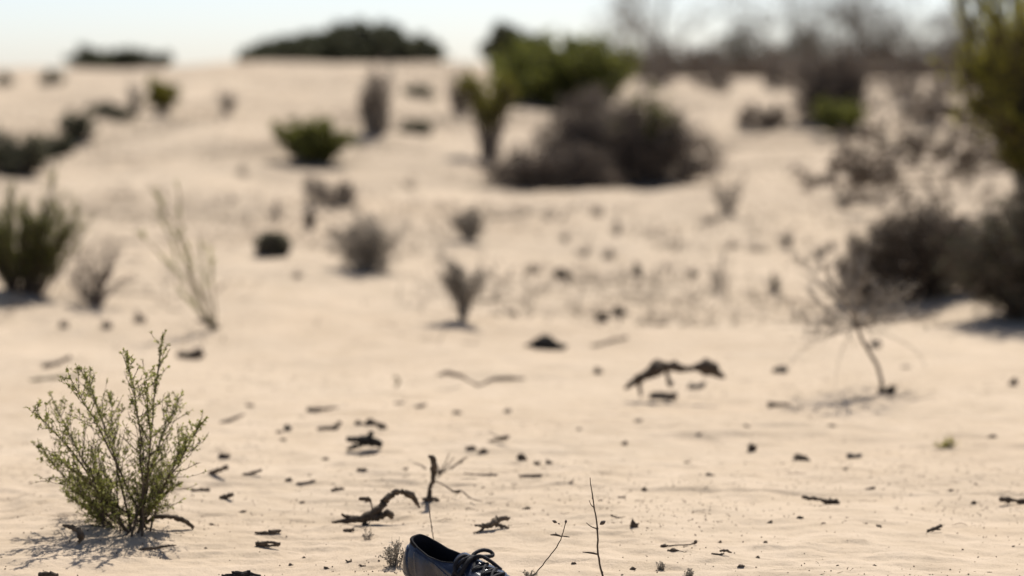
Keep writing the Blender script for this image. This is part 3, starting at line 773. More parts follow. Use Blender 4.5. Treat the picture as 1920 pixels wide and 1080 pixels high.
dead_wood('short_stick', 'pale slanting stick right of the lone dark clump', [[(1110, 650, 4), (1140, 641, 3), (1176, 632, 3)]], 'driftwood')
clod('wood_lump', 'lump of wood above the pale slanting stick, left of two', 1128, 602, 24, 18, 'bark_brown')
clod('wood_lump', 'lump of wood above the pale slanting stick, right of two', 1162, 590, 22, 16, 'bark_brown')
clod('dark_clump', 'round dark clump on sand right of the bent-stem bush', 1056, 522, 30, 20, 'bark_dark')
clod('dark_clump', 'dark clump at the foot of the straw plant', 352, 672, 40, 20, 'bark_dark', spiky=0.3)
dead_wood('short_stick', 'pale forked stick at the left edge above the near shrub', [[(80, 688, 5), (104, 682, 4), (132, 668, 4)]], 'driftwood')
dead_wood('flat_stick', 'straight pale stick lying flat at the left picture edge', [[(56, 713, 4), (100, 712, 4.5), (148, 712, 4)]], 'straw')
dead_wood('dead_root', 'dark curved root hooped at the foot of the near shrub', [[(275, 980, 4), (292, 970, 5), (318, 968, 4.5), (342, 974, 5), (364, 990, 3)]], 'bark_dark', base=(340, 992), yaw=0.3)
dead_wood('dead_root', 'dark root stub in the shadow left of the near shrub', [[(148, 1018, 4), (152, 1004, 6), (140, 990, 5), (118, 985, 3)]], 'bark_brown', base=(150, 1020))
dead_wood('root_piece', 'root lying along the ledge in front of the near shrub', [[(262, 1030, 2), (290, 1027, 3), (312, 1024, 2), (330, 1022, 1)]], 'bark_brown', cat='root')
dead_wood('bark_chip', 'dark leaf-like chip, upper of the pair right of the near shrub', [[(478, 999, 2), (500, 1000, 4), (514, 997, 4.5), (528, 995, 2)]], 'bark_dark', cat='bark')
dead_wood('bark_chip', 'dark split chip, lower of the pair right of the near shrub', [[(480, 1020, 4), (492, 1019, 5), (505, 1017, 3), (526, 1020, 3)], [(486, 1023, 3), (508, 1023, 2), (524, 1022, 3)]], 'bark_dark', cat='bark')
dead_wood('short_stick', 'thick short stick at the bottom left corner', [[(76, 1079, 6), (92, 1078, 6.5), (110, 1080, 6)]], 'bark_dark', base=(92, 1084))
dead_wood('dark_bark', 'black crusty bark heap at the bottom edge left of the shoe',
          [[(416, 1080, 3), (438, 1076, 4), (460, 1075, 4), (488, 1080, 3)], [(425, 1083, 4), (450, 1079, 5), (480, 1083, 4)], [(434, 1072, 1.5), (446, 1075, 2), (470, 1071, 2)]], 'bark_black', cat='bark', base=(450, 1088), rough=0.3)
dead_wood('short_stick', 'blunt short stick on open sand right of the near shrub, slanting up', [[(393, 887, 4), (408, 882, 4.5), (426, 876, 4)]], 'bark_brown')
dead_wood('short_stick', 'slim stick right of the slanting blunt stick', [[(455, 890, 2), (472, 887, 3.5), (490, 882, 3)]], 'bark_brown')
dead_wood('short_stick', 'level dark stick just right of the near shrub tips', [[(359, 921, 4), (378, 920, 4.5), (392, 919, 4)]], 'bark_dark')
dead_wood('short_stick', 'dark stick rising to the right below the slanting blunt stick', [[(413, 934, 4), (425, 931, 4.5), (437, 926, 4)]], 'bark_dark')
dead_wood('short_stick', 'faint thin stick above the slanting blunt stick', [[(412, 793, 2), (432, 787, 3.5), (458, 777, 2)]], 'driftwood')
dead_wood('short_stick', 'thin level twig in open sand left of the dead root', [[(556, 907, 1.5), (576, 906, 2), (592, 905, 2.5)]], 'bark_brown')
dead_wood('short_stick', 'short stub above the dead root', [[(622, 920, 3), (634, 919, 3.5), (645, 918, 2)]], 'bark_brown')
dead_wood('short_stick', 'short thick stub below the left end of the dead root', [[(644, 995, 3.5), (654, 995, 4), (664, 993, 4)]], 'bark_dark')
dead_wood('short_stick', 'straight dark stick right of the thin twigs', [[(974, 893, 2.5), (995, 893, 3), (1016, 891, 2.5)]], 'bark_brown')
dead_wood('short_stick', 'long thin stick left of the straight dark stick', [[(870, 888, 1.5), (900, 890, 2), (932, 891, 2.5)]], 'driftwood')
dead_wood('thin_twig', 'knobby twig with fine tips above the long thin stick', [[(915, 828, 1.5), (932, 824, 3), (944, 822, 4.5), (956, 818, 2)], [(936, 822, 1), (928, 816, 0.8), (916, 810, 0.6)]], 'bark_brown', cat='twig')
dead_wood('knobbed_stick', 'dark stick with a knob at its right end, right foreground', [[(1504, 932, 3.5), (1518, 934, 4), (1538, 937, 2.5), (1552, 942, 6), (1566, 943, 6), (1572, 940, 3)]], 'bark_dark')
dead_wood('knobbed_stick', 'dark knobbed stick cut by the right picture edge', [[(1876, 937, 5), (1890, 936, 5.5), (1904, 938, 3), (1918, 941, 6), (1932, 942, 4)]], 'bark_dark')
dead_wood('thin_twig', 'small forked twig in the right foreground below the knobbed sticks', [[(1737, 998, 1.5), (1748, 992, 3.5), (1758, 989, 3), (1766, 985, 3)], [(1738, 994, 1), (1750, 993, 2), (1764, 993, 1)]], 'bark_dark', cat='twig')
dead_wood('short_stick', 'short stick with a thick left end left of the sapling foot', [[(1440, 758, 5), (1455, 758, 4), (1484, 760, 1.5)]], 'bark_brown')
clod('dark_stone', 'dark stone against the foot of the sapling trunk', 1666, 738, 26, 17, 'bark_dark', 'stone')
clod('wood_lump', 'lump on the sand under the sapling crown, right of its trunk', 1640, 650, 18, 14)
clod('wood_lump', 'lump on the sand left of the hanging sapling twigs', 1463, 697, 24, 12)
clod('dark_stone', 'small dark stone near the right edge below the blackish bush', 1900, 722, 16, 13, 'bark_dark', 'stone')
clod('dark_stone', 'small upright dark stone left of the flat chip, right foreground', 1411, 846, 16, 18, 'bark_dark', 'stone')
clod('dark_stone', 'flat dark chip right of the small upright stone', 1504, 863, 28, 11, 'bark_dark', 'stone', spiky=0.3)
clod('wood_lump', 'flat lump above the knobbed stick in the right foreground', 1602, 857, 22, 8)
shrub('green_sprout', 'tiny yellow-green sprout flat on the sand, right foreground', 1772, 838, 52, 17, n=26, tw=4, lf=260, ls=0.007, stem='straw', leaf='leaf_bright', r=0.0010, cat='plant', z0=0.3)
dead_wood('knobbed_stick', 'thin straight twig with a knob at each end, bottom right of the sprig', [[(1240, 1025, 3.5), (1247, 1024, 4), (1252, 1023, 1.2), (1280, 1022, 1.2), (1298, 1020, 1.5), (1304, 1017, 3.5), (1305, 1013, 2)]], 'bark_dark', cat='twig')
dead_wood('bark_chip', 'dark chip below the twig with two knobs', [[(1252, 1034, 2), (1262, 1032, 4.5), (1270, 1032, 2), (1284, 1036, 1)]], 'bark_dark', cat='bark')
dead_wood('bark_chip', 'thin double chip right of the twig with two knobs', [[(1334, 1038, 1.2), (1348, 1040, 2), (1358, 1038, 1.5)], [(1350, 1033, 1.5), (1360, 1032, 2.5), (1372, 1036, 1.5)]], 'bark_dark', cat='bark')
dead_wood('bark_chip', 'thin dark chip right of the tall bare sprig', [[(1146, 966, 2), (1153, 969, 1.5), (1160, 971, 1.5), (1172, 971, 0.8)]], 'bark_dark', cat='bark')
clod('dark_stone', 'small crumbly clod right of the tall bare sprig', 1190, 988, 15, 13, 'bark_brown', 'stone', spiky=0.3)
clod('dark_stone', 'tiny round stone on bare sand above the tall bare sprig', 1209, 920, 9, 8, 'bark_brown', 'stone')
clod('wood_lump', 'dark round lump right of the thin fanned twigs, larger of two', 979, 863, 17, 13, 'bark_dark')
clod('wood_lump', 'dark round lump right of the thin fanned twigs, smaller of two', 1007, 871, 11, 9, 'bark_dark')
clod('wood_lump', 'small lump above the thin fanned twigs, left of two', 884, 843, 16, 8, 'bark_brown')
clod('wood_lump', 'small lump above the thin fanned twigs, right of two', 904, 850, 13, 9, 'bark_dark')
clod('wood_lump', 'lump directly above the blackish bark piece, largest of three', 696, 798, 20, 14, 'bark_brown')
clod('wood_lump', 'lump directly above the blackish bark piece, right of three', 718, 804, 14, 11, 'bark_dark')
clod('wood_lump', 'lump directly above the blackish bark piece, left of three', 673, 796, 12, 8, 'bark_brown')
clod('wood_lump', 'lump left of the hooked short stick', 539, 807, 14, 12)
clod('wood_lump', 'square dark lump above the slanting blunt stick', 421, 858, 18, 10, 'bark_dark')
clod('wood_lump', 'small lump left of the dead root in open sand', 542, 903, 13, 8, 'bark_brown')
clod('wood_lump', 'small lump under the blackish bark piece', 679, 883, 14, 7, 'bark_brown')
dead_wood('curled_chip', 'tiny curled olive chip standing on sand below the dark flat clump', [[(738, 706, 2.5), (746, 710, 3), (747, 718, 3), (741, 726, 2)]], 'straw', cat='bark')
LAND = [('the bent-stem grey bush', 866, 604), ('the round grey dry bush', 688, 500), ('the uppermost grey bush', 875, 455), ('the lone dark clump', 1028, 650), ('the arched dark branch', 1260, 700),
        ('the sapling trunk', 1652, 700), ('the blackish bark piece', 685, 830), ('the upright stick', 806, 900), ('the forked dead root', 700, 960), ('the shoe', 840, 1050), ('the tall bare sprig', 1120, 980),
        ('the two-knobbed twig', 1272, 1022), ('the right-foreground knobbed stick', 1538, 937), ('the flat yellow-green sprout', 1772, 832), ('the wavy pale branch', 900, 712), ('the near shrub', 240, 850),
        ('the big thorny bush', 1130, 300), ('the thin dead shrub', 1362, 380), ('the small dead twig shrub', 1350, 530), ('the dark flat clump', 510, 465), ('the rounded green bush', 588, 270), ('the straw plant', 400, 600),
        ('the dead twiggy shrub', 175, 560), ('the dark right-hand bush', 1680, 500), ('the round dark clump', 1056, 515), ('the small upright dark stone', 1411, 840), ('the knobbed stick at the right edge', 1895, 938)]
def singled_out(what, spots):
    """a label for each look-alike: which landmark it lies by, on which side, and how near"""
    keys = []
    for px, py, *_ in spots:
        d = [((px - lx) ** 2 + (2.2 * (py - ly)) ** 2, k) for k, (_, lx, ly) in enumerate(LAND)]
        dd, k = min(d); dx, dy = px - LAND[k][1], 2.2 * (py - LAND[k][2])
        side = ('right of' if dx > 0 else 'left of') if abs(dx) > abs(dy) else ('in front of' if dy > 0 else 'behind')
        keys.append((k, side, dd))
    out = []
    for k, side, dd in keys:
        same = sorted(q[2] for q in keys if q[:2] == (k, side))
        r = ('', 'second nearest ', 'third nearest ', 'fourth nearest ', 'fifth nearest ', 'sixth nearest ')[same.index(dd)]
        if len(same) > 1 and not r: r = 'nearest '
        out.append(r + what + ' ' + side + ' ' + LAND[k][0])
    return out

# brush and clods that lie blurred on the slope behind
BITS = ((1035, 412, 54, 15), (1120, 405, 28, 18), (1155, 440, 26, 30), (1060, 452, 20, 16), (1092, 478, 34, 16), (1195, 518, 20, 30), (1300, 518, 20, 18), (1000, 512, 34, 20), (1140, 484, 28, 18),
                      (1415, 470, 62, 15), (1250, 462, 80, 14), (1230, 440, 60, 16), (1370, 466, 40, 14), (1330, 418, 34, 16), (1560, 470, 24, 18), (770, 352, 30, 14), (455, 330, 26, 24), (420, 380, 70, 14),
                      (625, 440, 24, 16), (200, 616, 22, 16), (262, 604, 26, 18), (120, 614, 24, 10), (560, 520, 26, 10), (960, 590, 20, 8), (1240, 610, 18, 8), (1120, 700, 14, 8))
for (px, py, a, h_), lab in zip(BITS, singled_out('small bit of dead brush', BITS)):
    shrub('brush_bit', lab, px, py, a, h_, n=16, tw=5, tw2=1, stem='driftwood' if px % 3 else 'dark_twig', lf=60, ls=0.012, leaf='leaf_grey' if px % 2 else 'leaf_brown', r=0.0026,
          spread=0.6, cat='brush', group='bits of dead brush scattered on the slope', z0=0.25)
# small look-alike crumbs of wood on the open sand
CRUMBS = ((855, 776, 10, 8), (952, 773, 9, 9), (525, 811, 12, 5), (531, 826, 8, 6), (748, 757, 16, 5), (786, 762, 18, 5), (1010, 640, 10, 6), (1332, 891, 12, 4), (1825, 944, 9, 7), (1632, 917, 14, 5), (1500, 972, 8, 6),
                      (1782, 921, 7, 5), (1170, 833, 9, 8), (1085, 806, 9, 6), (1196, 790, 14, 6), (1310, 815, 8, 5), (1287, 868, 7, 5), (1400, 800, 8, 5), (1585, 880, 8, 5), (1648, 988, 9, 6), (1030, 868, 10, 6), (985, 955, 12, 5),
                      (610, 862, 8, 5), (566, 943, 8, 5), (470, 762, 10, 6), (690, 940, 8, 5), (760, 880, 7, 5), (1860, 820, 10, 6), (1700, 690, 12, 6), (1560, 800, 9, 5), (455, 960, 9, 4), (400, 985, 9, 4), (1443, 980, 7, 5),
                      (1070, 905, 7, 4), (1165, 933, 8, 4), (545, 1060, 8, 5), (570, 1047, 6, 5), (655, 1054, 9, 5), (612, 1066, 6, 4), (680, 1062, 7, 4), (1076, 1058, 7, 8), (1186, 1068, 9, 6), (1389, 1062, 12, 4), (1420, 1046, 6, 5), (1350, 1018, 6, 5), (1436, 1018, 6, 5))
for (px, py, a, h_), lab in zip(CRUMBS, singled_out('tiny crumb of dead wood', CRUMBS)):
    clod('wood_crumb', lab, px, py, a * 1.1, h_ * 0.8, ('bark_dark', 'bark_brown', 'driftwood')[px % 3], 'wood crumb', 'crumbs of wood scattered over the sand', spiky=0.3)

# ------------------------------------------------------------------ sprigs and tufts by the shoe
def sprig(name, label, pts, base, side, buds, mat='bark_dark', leaf='leaf_brown'):
    _ds[0] += 1
    rng = np.random.default_rng(_ds[0])
    b = G(*base); y = b[1]; s = y / FPX
    o = thing(name, label, 'twig', b)
    P = np.array([[*(PD(px, py, y + 0.0) - b), r * s] for px, py, r in pts])
    Q = spline(P, 22)
    V, F = sweep(Q[:, :3] + rng.normal(0, 0.0004, (22, 3)), np.maximum(Q[:, 3], 0.0004), 6)
    mesh('stem', V, F, M[mat], o)
    for sp in side:
        p = spline(np.array([[*(PD(px, py, y + 0.01) - b), r * s] for px, py, r in sp]), 8)
        V, F = sweep(p[:, :3], np.maximum(p[:, 3], 0.0003), 5, True)
        mesh('side_twig', V, F, M[mat], o)
    for (px, py, r, e) in buds:
        c = PD(px, py, y) - b
        th = np.linspace(0, 1, 6)[:, None]
        d = norm(np.array([math.cos(e), rng.normal(0, 0.3), math.sin(e)]))
        p = c + d * (th - 0.5) * r * 3.2 * s
        V, F = sweep(p, np.sin(math.pi * np.linspace(0.03, 0.97, 6)) * r * s, 6, True)
        mesh('bud', V, F, M[leaf], o)

sprig('bare_sprig', 'tall thin bare sprig standing right of the shoe',
      [(1132, 1094, 2.2), (1130, 1080, 2.2), (1124, 1054, 2), (1121, 1034, 1.9), (1121, 1008, 1.8), (1120, 988, 1.7), (1115, 957, 1.4), (1110, 927, 1.2), (1106, 895, 0.7)], (1132, 1090),
      [[(1118, 991, 1.4), (1108, 987, 1), (1099, 980, 0.6)], [(1123, 1040, 1.5), (1110, 1037, 2), (1092, 1035, 0.8)], [(1115, 953, 1.2), (1108, 946, 0.8), (1105, 938, 0.5)]],
      [(1120, 992, 2.4, 1.2), (1130, 980, 4.2, 0.55), (1114, 952, 1.8, 1.4), (1111, 934, 1.5, 1.4)])
sprig('bare_sprig', 'thin sprig with buds bending right, just right of the shoe',
      [(994, 1088, 1.2), (1003, 1076, 1.2), (1014, 1063, 1.1), (1037, 1035, 1.1), (1053, 1007, 1), (1061, 976, 0.8)], (994, 1088),
      [[(1053, 1006, 1.2), (1043, 1003, 2.2), (1032, 1003, 1)], [(1054, 1005, 1.2), (1062, 1006, 1.2), (1068, 1007, 0.7)], [(1043, 1003, 1), (1042, 998, 0.6)]],
      [(1061, 978, 2.6, 1.5), (1040, 978, 3.2, -0.4), (1048, 982, 1.6, -0.5)])
sprig('bare_sprig', 'hair-thin upright sprig behind the heel of the shoe', [(813, 1012, 1), (809, 985, 1), (806, 962, 0.9), (804, 940, 0.6)], (813, 1022), [], [(810, 988, 1.6, 1.5), (806, 965, 1.4, 1.5)])
def tuft(label, px, py, w_, h_, n, lf):
    return shrub('dry_tuft', label, px, py, w_, h_, n=n, tw=5, lf=lf, ls=0.006, lw=0.42, stem='grey_twig', leaf='leaf_grey', r=0.0008, shape='fan', spread=0.12, cat='tuft', twl=0.3)
tuft('small grey-green dry tuft touching the heel of the shoe', 739, 1062, 52, 56, 26, 420)
tuft('tiny dry tuft at the bottom edge right of the shoe toe', 996, 1088, 34, 20, 14, 130)
tuft('tiny dark sprouting tuft below the twig with two knobs', 1239, 1068, 17, 18, 10, 90)
tuft('tiny dark tuft at the bottom edge right of the sprig', 1292, 1086, 20, 26, 12, 120)
tuft('tiny dry sprig tuft under the left end of the dead root', 688, 1012, 26, 34, 10, 40)

# ------------------------------------------------------------------ fine plant litter too small to count
def litter():
    rng = np.random.default_rng(77)
    n = 16000
    y = 4.7 + 6.3 * rng.random(n) ** 1.25
    x = (rng.random(n) * 2 - 1) * (0.2 * y + 0.3)
    keep = (vnoise(x / 0.35, y / 0.5, 88) + 0.35 * rng.normal(0, 1, n)) > 0.18
    x, y = x[keep], y[keep]
    for mx, my, mr_, mh in MOUNDS:      # litter gathers under the plants
        if my < 11:
            k_ = int(900 * mr_)
            x = np.concatenate([x, mx + rng.normal(0, mr_ * 0.75, k_)]); y = np.concatenate([y, my + rng.normal(0, mr_ * 0.75, k_)])
    n = len(x)
    z = terr(x, y)
    L = (0.0016 + 0.0026 * rng.random(n) ** 2 + 0.010 * (rng.random(n) > 0.93) * rng.random(n)); wd = 0.0007 + 0.0011 * rng.random(n)
    a = rng.random(n) * math.pi
    d = np.stack([np.cos(a), np.sin(a), rng.normal(0, 0.12, n)], 1)
    c = np.stack([x, y, z + wd * 0.6], 1)
    lg = rng.random(n) < 0.07
    L = np.where(lg, 0.015 + 0.04 * rng.random(n), L); wd = np.where(lg, 0.0005 + 0.0004 * rng.random(n), wd)
    P = np.stack([c - d * L[:, None] / 2, c + rng.normal(0, 1, (n, 3)) * (L * 0.08)[:, None], c + d * L[:, None] / 2], 1)
    R = np.stack([wd * 0.5, wd, wd * 0.4], 1)
    V, F = sweep(P, R, 4, True)
    o = mesh('plant_litter', V, F, M['bark_brown'], smooth=False)
    setp(o, 'fine dark plant crumbs strewn over the sand', None, None, 'stuff')
litter()

def dry_cover():
    """sparse dead stubble and fallen twiglets over the slope, too fine to count"""
    rng = np.random.default_rng(91)
    n = 80000
    y = 9.5 + 30 * rng.random(n) ** 0.9
    x = (rng.random(n) * 2 - 1) * (0.2 * y + 0.4)
    m = fbm(x / 1.1, y / 1.6, 131, 3) + 0.55 * fbm(x / 4.0, y / 6.0, 137, 2) + 0.30 * sstep(-0.5, 2.0, x) * sstep(10, 16, y)
    k = (m + 0.25 * rng.normal(0, 1, n)) > 0.55 + 0.40 * (1 - sstep(9.5, 14.5, y))
    x, y = x[k], y[k]; n = len(x)
    z = terr(x, y)
    L = 0.025 + 0.085 * rng.random(n) ** 1.5
    lay = rng.random(n) < 0.6
    a = rng.random(n) * 2 * math.pi; el = np.where(lay, 0.15 * rng.random(n), 0.5 + 0.9 * rng.random(n))
    d = np.stack([np.cos(a) * np.cos(el), np.sin(a) * np.cos(el), np.sin(el)], 1)
    c = np.stack([x, y, z + 0.002], 1)
    P = np.stack([c, c + d * L[:, None] * 0.5 + rng.normal(0, 1, (n, 3)) * (L * 0.08)[:, None], c + d * L[:, None]], 1)
    r = 0.0012 + 0.0016 * rng.random(n)
    V, F = sweep(P, np.stack([r, r * 0.8, r * 0.4], 1), 3)
    o = mesh('dry_stubble', V, F, M['stubble'])
    setp(o, 'sparse dead twiglets and stubble over the sandy slope', None, None, 'stuff')
dry_cover()

# ------------------------------------------------------------------ the shoe
def leather_material():
    m, nt, b = newmat('black_leather')
    tc = nt.nodes.new('ShaderNodeTexCoord').outputs['Object']
    c = ramp(nt, noise(nt, 30, 5, tc, 0.65), [(0.35, (0.008, 0.011, 0.022)), (0.75, (0.030, 0.040, 0.072))])  # black leather; the blue imitates reflected sky, painted into the base colour
    dust = ramp(nt, noise(nt, 22, 7, tc, 0.75), [(0.5, (0, 0, 0)), (0.78, (0.07, 0.07, 0.07))])
    c = mixc(nt, dust, c, (0.30, 0.25, 0.19))
    nt.links.new(c, b.inputs['Base Color'])
    r = ramp(nt, noise(nt, 45, 4, tc), [(0.3, (0.16, 0.16, 0.16)), (0.75, (0.34, 0.34, 0.34))])
    nt.links.new(r, b.inputs['Roughness'])
    b.inputs['Specular IOR Level'].default_value = 0.3
    b.inputs['Coat Weight'].default_value = 0.2; b.inputs['Coat Roughness'].default_value = 0.14
    bp = nt.nodes.new('ShaderNodeBump'); bp.inputs['Strength'].default_value = 0.5; bp.inputs['Distance'].default_value = 0.002
    nt.links.new(noise(nt, 160, 4, tc), bp.inputs['Height']); nt.links.new(bp.outputs[0], b.inputs['Normal'])
    return m
M['leather'] = leather_material()
M['lining'] = wood_material('lining', (0.006, 0.006, 0.007), (0.013, 0.012, 0.014), 40, bump=0)
M['lace'] = wood_material('lace', (0.008, 0.008, 0.010), (0.022, 0.022, 0.026), 300, rough=0.7)
M['rubber'] = wood_material('rubber', (0.02, 0.02, 0.02), (0.05, 0.047, 0.042), 60, rough=0.75)
M['thread'] = wood_material('thread', (0.12, 0.12, 0.13), (0.22, 0.22, 0.23), 100, bump=0)
M['metal'] = newmat('eyelet_metal')[0]
_b = M['metal'].node_tree.nodes['Principled BSDF']; _b.inputs['Metallic'].default_value = 1.0; _b.inputs['Base Color'].default_value = (0.12, 0.12, 0.13, 1); _b.inputs['Roughness'].default_value = 0.35

SL = 0.27
_ws = np.array([0, .01, .03, .06, .12, .25, .4, .55, .7, .8, .9, .96, .99, 1.0]); _ww = np.array([0, .011, .018, .0245, .030, .0315, .0300, .0350, .0425, .0430, .0360, .0245, .0125, 0])
def sole_xy(ph, grow=0.0):
    x = SL * (0.5 + 0.5 * np.cos(ph)); s = x / SL
    wv = np.interp(s, _ws, _ww)
    y = np.sign(np.sin(ph)) * wv + 0.006 * np.sin(math.pi * s * 1.1)
    return x + grow * np.cos(ph), y + grow * np.sign(np.sin(ph)) * np.minimum(1, np.abs(np.sin(ph)) * 2)
def _ctrl(ph):
    ax, ay = sole_xy(ph)
    A = np.stack([ax, ay, 0.020 + 0.008 * np.clip(1 - ax / 0.1, 0, 1) + 0 * ax], -1)
    c = 0.5 + 0.5 * np.cos(ph)
    cx = 0.014 + (0.138 - 0.014) * c
    cy = 0.0265 * np.abs(np.sin(ph)) ** 0.62 * np.sign(np.sin(ph)) * (0.92 + 0.08 * c) + 0.003
    q = cx / 0.138
    cz = np.interp(q, [0, 0.12, 0.3, 0.5, 0.75, 1.0], [0.088, 0.089, 0.085, 0.076, 0.073, 0.076])
    C = np.stack([cx, cy, cz], -1)
    front = np.clip(np.cos(ph), 0, 1)[..., None] ** 1.5
    out = np.stack([np.cos(ph) * 0.5, np.sin(ph), 0 * ph], -1)
    B1 = A + out * (0.006 + 0.004 * np.clip(-np.cos(ph), 0, 1)[..., None]) + np.array([0, 0, 1.0]) * (0.028 + 0.006 * front)
    flat_ = (A - C) * np.array([1, 1, 0])
    B2 = C + flat_ * (0.42 + 0.22 * front) + out * 0.004 + np.array([0, 0, -1.0]) * (0.012 + 0.004 * front)
    return A, B1, B2, C
def surf(ph, t):
    ph = np.asarray(ph, float); t = np.asarray(t, float)[..., None]
    A, B1, B2, C = _ctrl(ph)
    return A * (1 - t) ** 3 + 3 * B1 * t * (1 - t) ** 2 + 3 * B2 * t * t * (1 - t) + C * t ** 3
def surf_n(ph, t):
    e = 1e-3
    a = surf(ph + e, t) - surf(ph - e, t); b = surf(ph, np.clip(t + e, 0, 1)) - surf(ph, np.clip(t - e, 0, 1))
    n = norm(np.cross(a, b))
    return n
def grid_faces(nr, nc, wrap=False):
    a = np.arange(nr - 1)[:, None] * nc
    c = np.arange(nc if wrap else nc - 1)[None, :]; c2 = (c + 1) % nc
    return np.stack([a + c, a + c2, a + nc + c2, a + nc + c], -1).reshape(-1, 4)

def build_shoe(loc, yaw, roll, pitch):
    o = thing('shoe', 'scuffed black leather lace-up shoe lying empty on the sand', 'shoe', loc)
    o.rotation_euler = (roll, pitch, yaw); o.scale = (1.07, 1.07, 1.07)
    ph = np.linspace(0, 2 * math.pi, 97)[:-1] + 0.0001
    tt = np.linspace(0, 1, 26)
    PH, TT = np.meshgrid(ph, tt)
    V = surf(PH, TT).reshape(-1, 3)
    up = mesh('upper', V, grid_faces(26, 96, True), M['leather'], o)
    # lining: rolls over the topline and down to the insole
    A, B1, B2, C = _ctrl(ph)
    cen = np.array([0.068, 0.003, 0])
    rows = []
    for inset, dz in ((-0.0004, -0.0015), (0.0006, 0.0012), (0.003, 0.0010), (0.0045, -0.003), (0.006, -0.018), (0.005, -0.035), (0.010, -0.046)):
        d = norm((C - cen) * np.array([1, 1, 0]))
        q = C - d * inset; q[:, 2] += dz
        rows.append(q)
    fl = rows[-1].copy(); fl = cen + (fl - cen) * np.array([0.05, 0.05, 1]); rows.append(fl)
    V = np.stack(rows).reshape(-1, 3)
    ln = mesh('lining', V, grid_faces(len(rows), 96, True), M['lining'], o)
    # padded back tab standing above the heel
    pp = np.linspace(math.pi - 0.95, math.pi + 0.95, 25)
    Ct = surf(pp, np.ones(25)); nn = norm((Ct - cen) * np.array([1, 1, 0]))
    e = np.sin(np.linspace(0, math.pi, 25))[:, None] ** 0.6
    pad = np.stack([Ct + nn * 0.0012 + np.array([0, 0, -0.006]), Ct + nn * 0.0015 + e * np.array([0, 0, 0.004]), Ct - nn * 0.001 + e * np.array([0, 0, 0.007]), Ct - nn * 0.004 + e * np.array([0, 0, 0.006]), Ct - nn * 0.006 - np.array([0, 0, 0.008])])
    mesh('heel_tab', pad.reshape(-1, 3), grid_faces(5, 25), M['lining'], o)
    # overlaid leather panels with real thickness
    def panel(name, pa, pb, ta, tb, off=0.0018, n=28, m=16, part=o):
        u = np.linspace(0, 1, n)[None, :]; v = np.linspace(0, 1, m)[:, None]
        T = ta(u) + (tb(u) - ta(u)) * v
        PHv = pa(v) + (pb(v) - pa(v)) * u
        T = np.broadcast_to(T, (m, n)).copy(); PHv = np.broadcast_to(PHv, (m, n)).copy()
        edge = np.minimum(np.minimum(np.arange(n), np.arange(n)[::-1])[None, :], np.minimum(np.arange(m), np.arange(m)[::-1])[:, None])
        h = np.where(edge == 0, -0.0004, off)
        N = surf_n(PHv, T); S = surf(PHv, T)
        cdir = np.sign(np.sum(N * (S - np.array([0.12, 0.0, 0.03])), -1, keepdims=True))
        Vp = S + N * cdir * h[..., None]
        p = mesh(name, Vp.reshape(-1, 3), grid_faces(m, n), M['leather'], part)
        # stitching: short dashes inside the edge
        def dash(idx):
            pts = Vp.reshape(-1, 3)[idx]; NN = (N * cdir).reshape(-1, 3)[idx]
            pts = pts + NN * 0.0004
            seg = np.stack([pts[:-1] * 0.8 + pts[1:] * 0.2, pts[:-1] * 0.2 + pts[1:] * 0.8], 1)
            return sweep(seg, np.full((len(seg), 2), 0.0005), 4)
        I = np.arange(m * n).reshape(m, n)
        V1, F1 = join([dash(I[2:-2, 2]), dash(I[2:-2, -3]), dash(I[2, 2:-2])])
        st = mesh('stitching', V1, F1, M['thread'], p); st['kind'] = 'stuff'
        return p
    for sg in (1, -1):
        w2 = (lambda a: a) if sg > 0 else (lambda a: -a)
        panel('facing', lambda v: w2(0.16 + 0.05 * (1 - v)), lambda v: w2(0.62 + 0.55 * (1 - v) ** 1.5), lambda u: 0.62 - 0.10 * u, lambda u: 0.995 + 0 * u)
        panel('quarter', lambda v: w2(1.10 + 0.5 * v), lambda v: w2(2.30 + 0 * v), lambda u: 0.04 + 0 * u, lambda u: 0.93 + 0 * u, off=0.0012)
    panel('heel_counter', lambda v: 2.35 + 0.25 * v, lambda v: 2 * math.pi - 2.35 - 0.25 * v, lambda u: 0.03 + 0 * u, lambda u: 0.84 - 0.1 * np.abs(u - 0.5), off=0.0019, n=40)
    panel('toe_cap', lambda v: -0.62 - 0.35 * (1 - v) + 0 * v, lambda v: 0.62 + 0.35 * (1 - v) + 0 * v, lambda u: 0.03 + 0 * u, lambda u: 0.40 + 0.06 * np.sin(math.pi * u), off=0.0019, n=40)
    # tongue
    u = np.linspace(-1, 1, 13)[None, :]; v = np.linspace(0, 1, 14)[:, None]
    S0 = surf(np.array([0.0]), np.array([0.66]))[0]; S1 = surf(np.array([0.0]), np.array([1.0]))[0]
    ax = S0 + (S1 - S0) * 1.0
    X = S0[0] + (S1[0] - 0.012 - S0[0]) * v + 0 * u; Z = S0[2] + (S1[2] + 0.010 - S0[2]) * v ** 0.9 + 0.0015 - 0.010 * u ** 2 * (0.4 + 0.6 * v); Y = 0.003 + u * (0.017 + 0.006 * v) * np.sqrt(np.clip(1.02 - 0.25 * np.clip(v - 0.85, 0, 1) * 6 * u ** 2, 0.2, 1))
    top = np.stack([X, Y, Z], -1); bot = top - np.array([0.001, 0, 0.0035])
    V = np.concatenate([top.reshape(-1, 3), bot.reshape(-1, 3)[:]])
    f1 = grid_faces(14, 13)
    rim = [(13 * 13 + i, 13 * 13 + i + 1, 182 + 13 * 13 + i + 1, 182 + 13 * 13 + i) for i in range(12)]
    F = np.concatenate([f1, f1[:, ::-1] + 182, np.array(rim)])
    mesh('tongue', V, F, M['leather'], o)
    # eyelets and laces
    rows_t = (0.66, 0.755, 0.85, 0.945)
    eye = {}
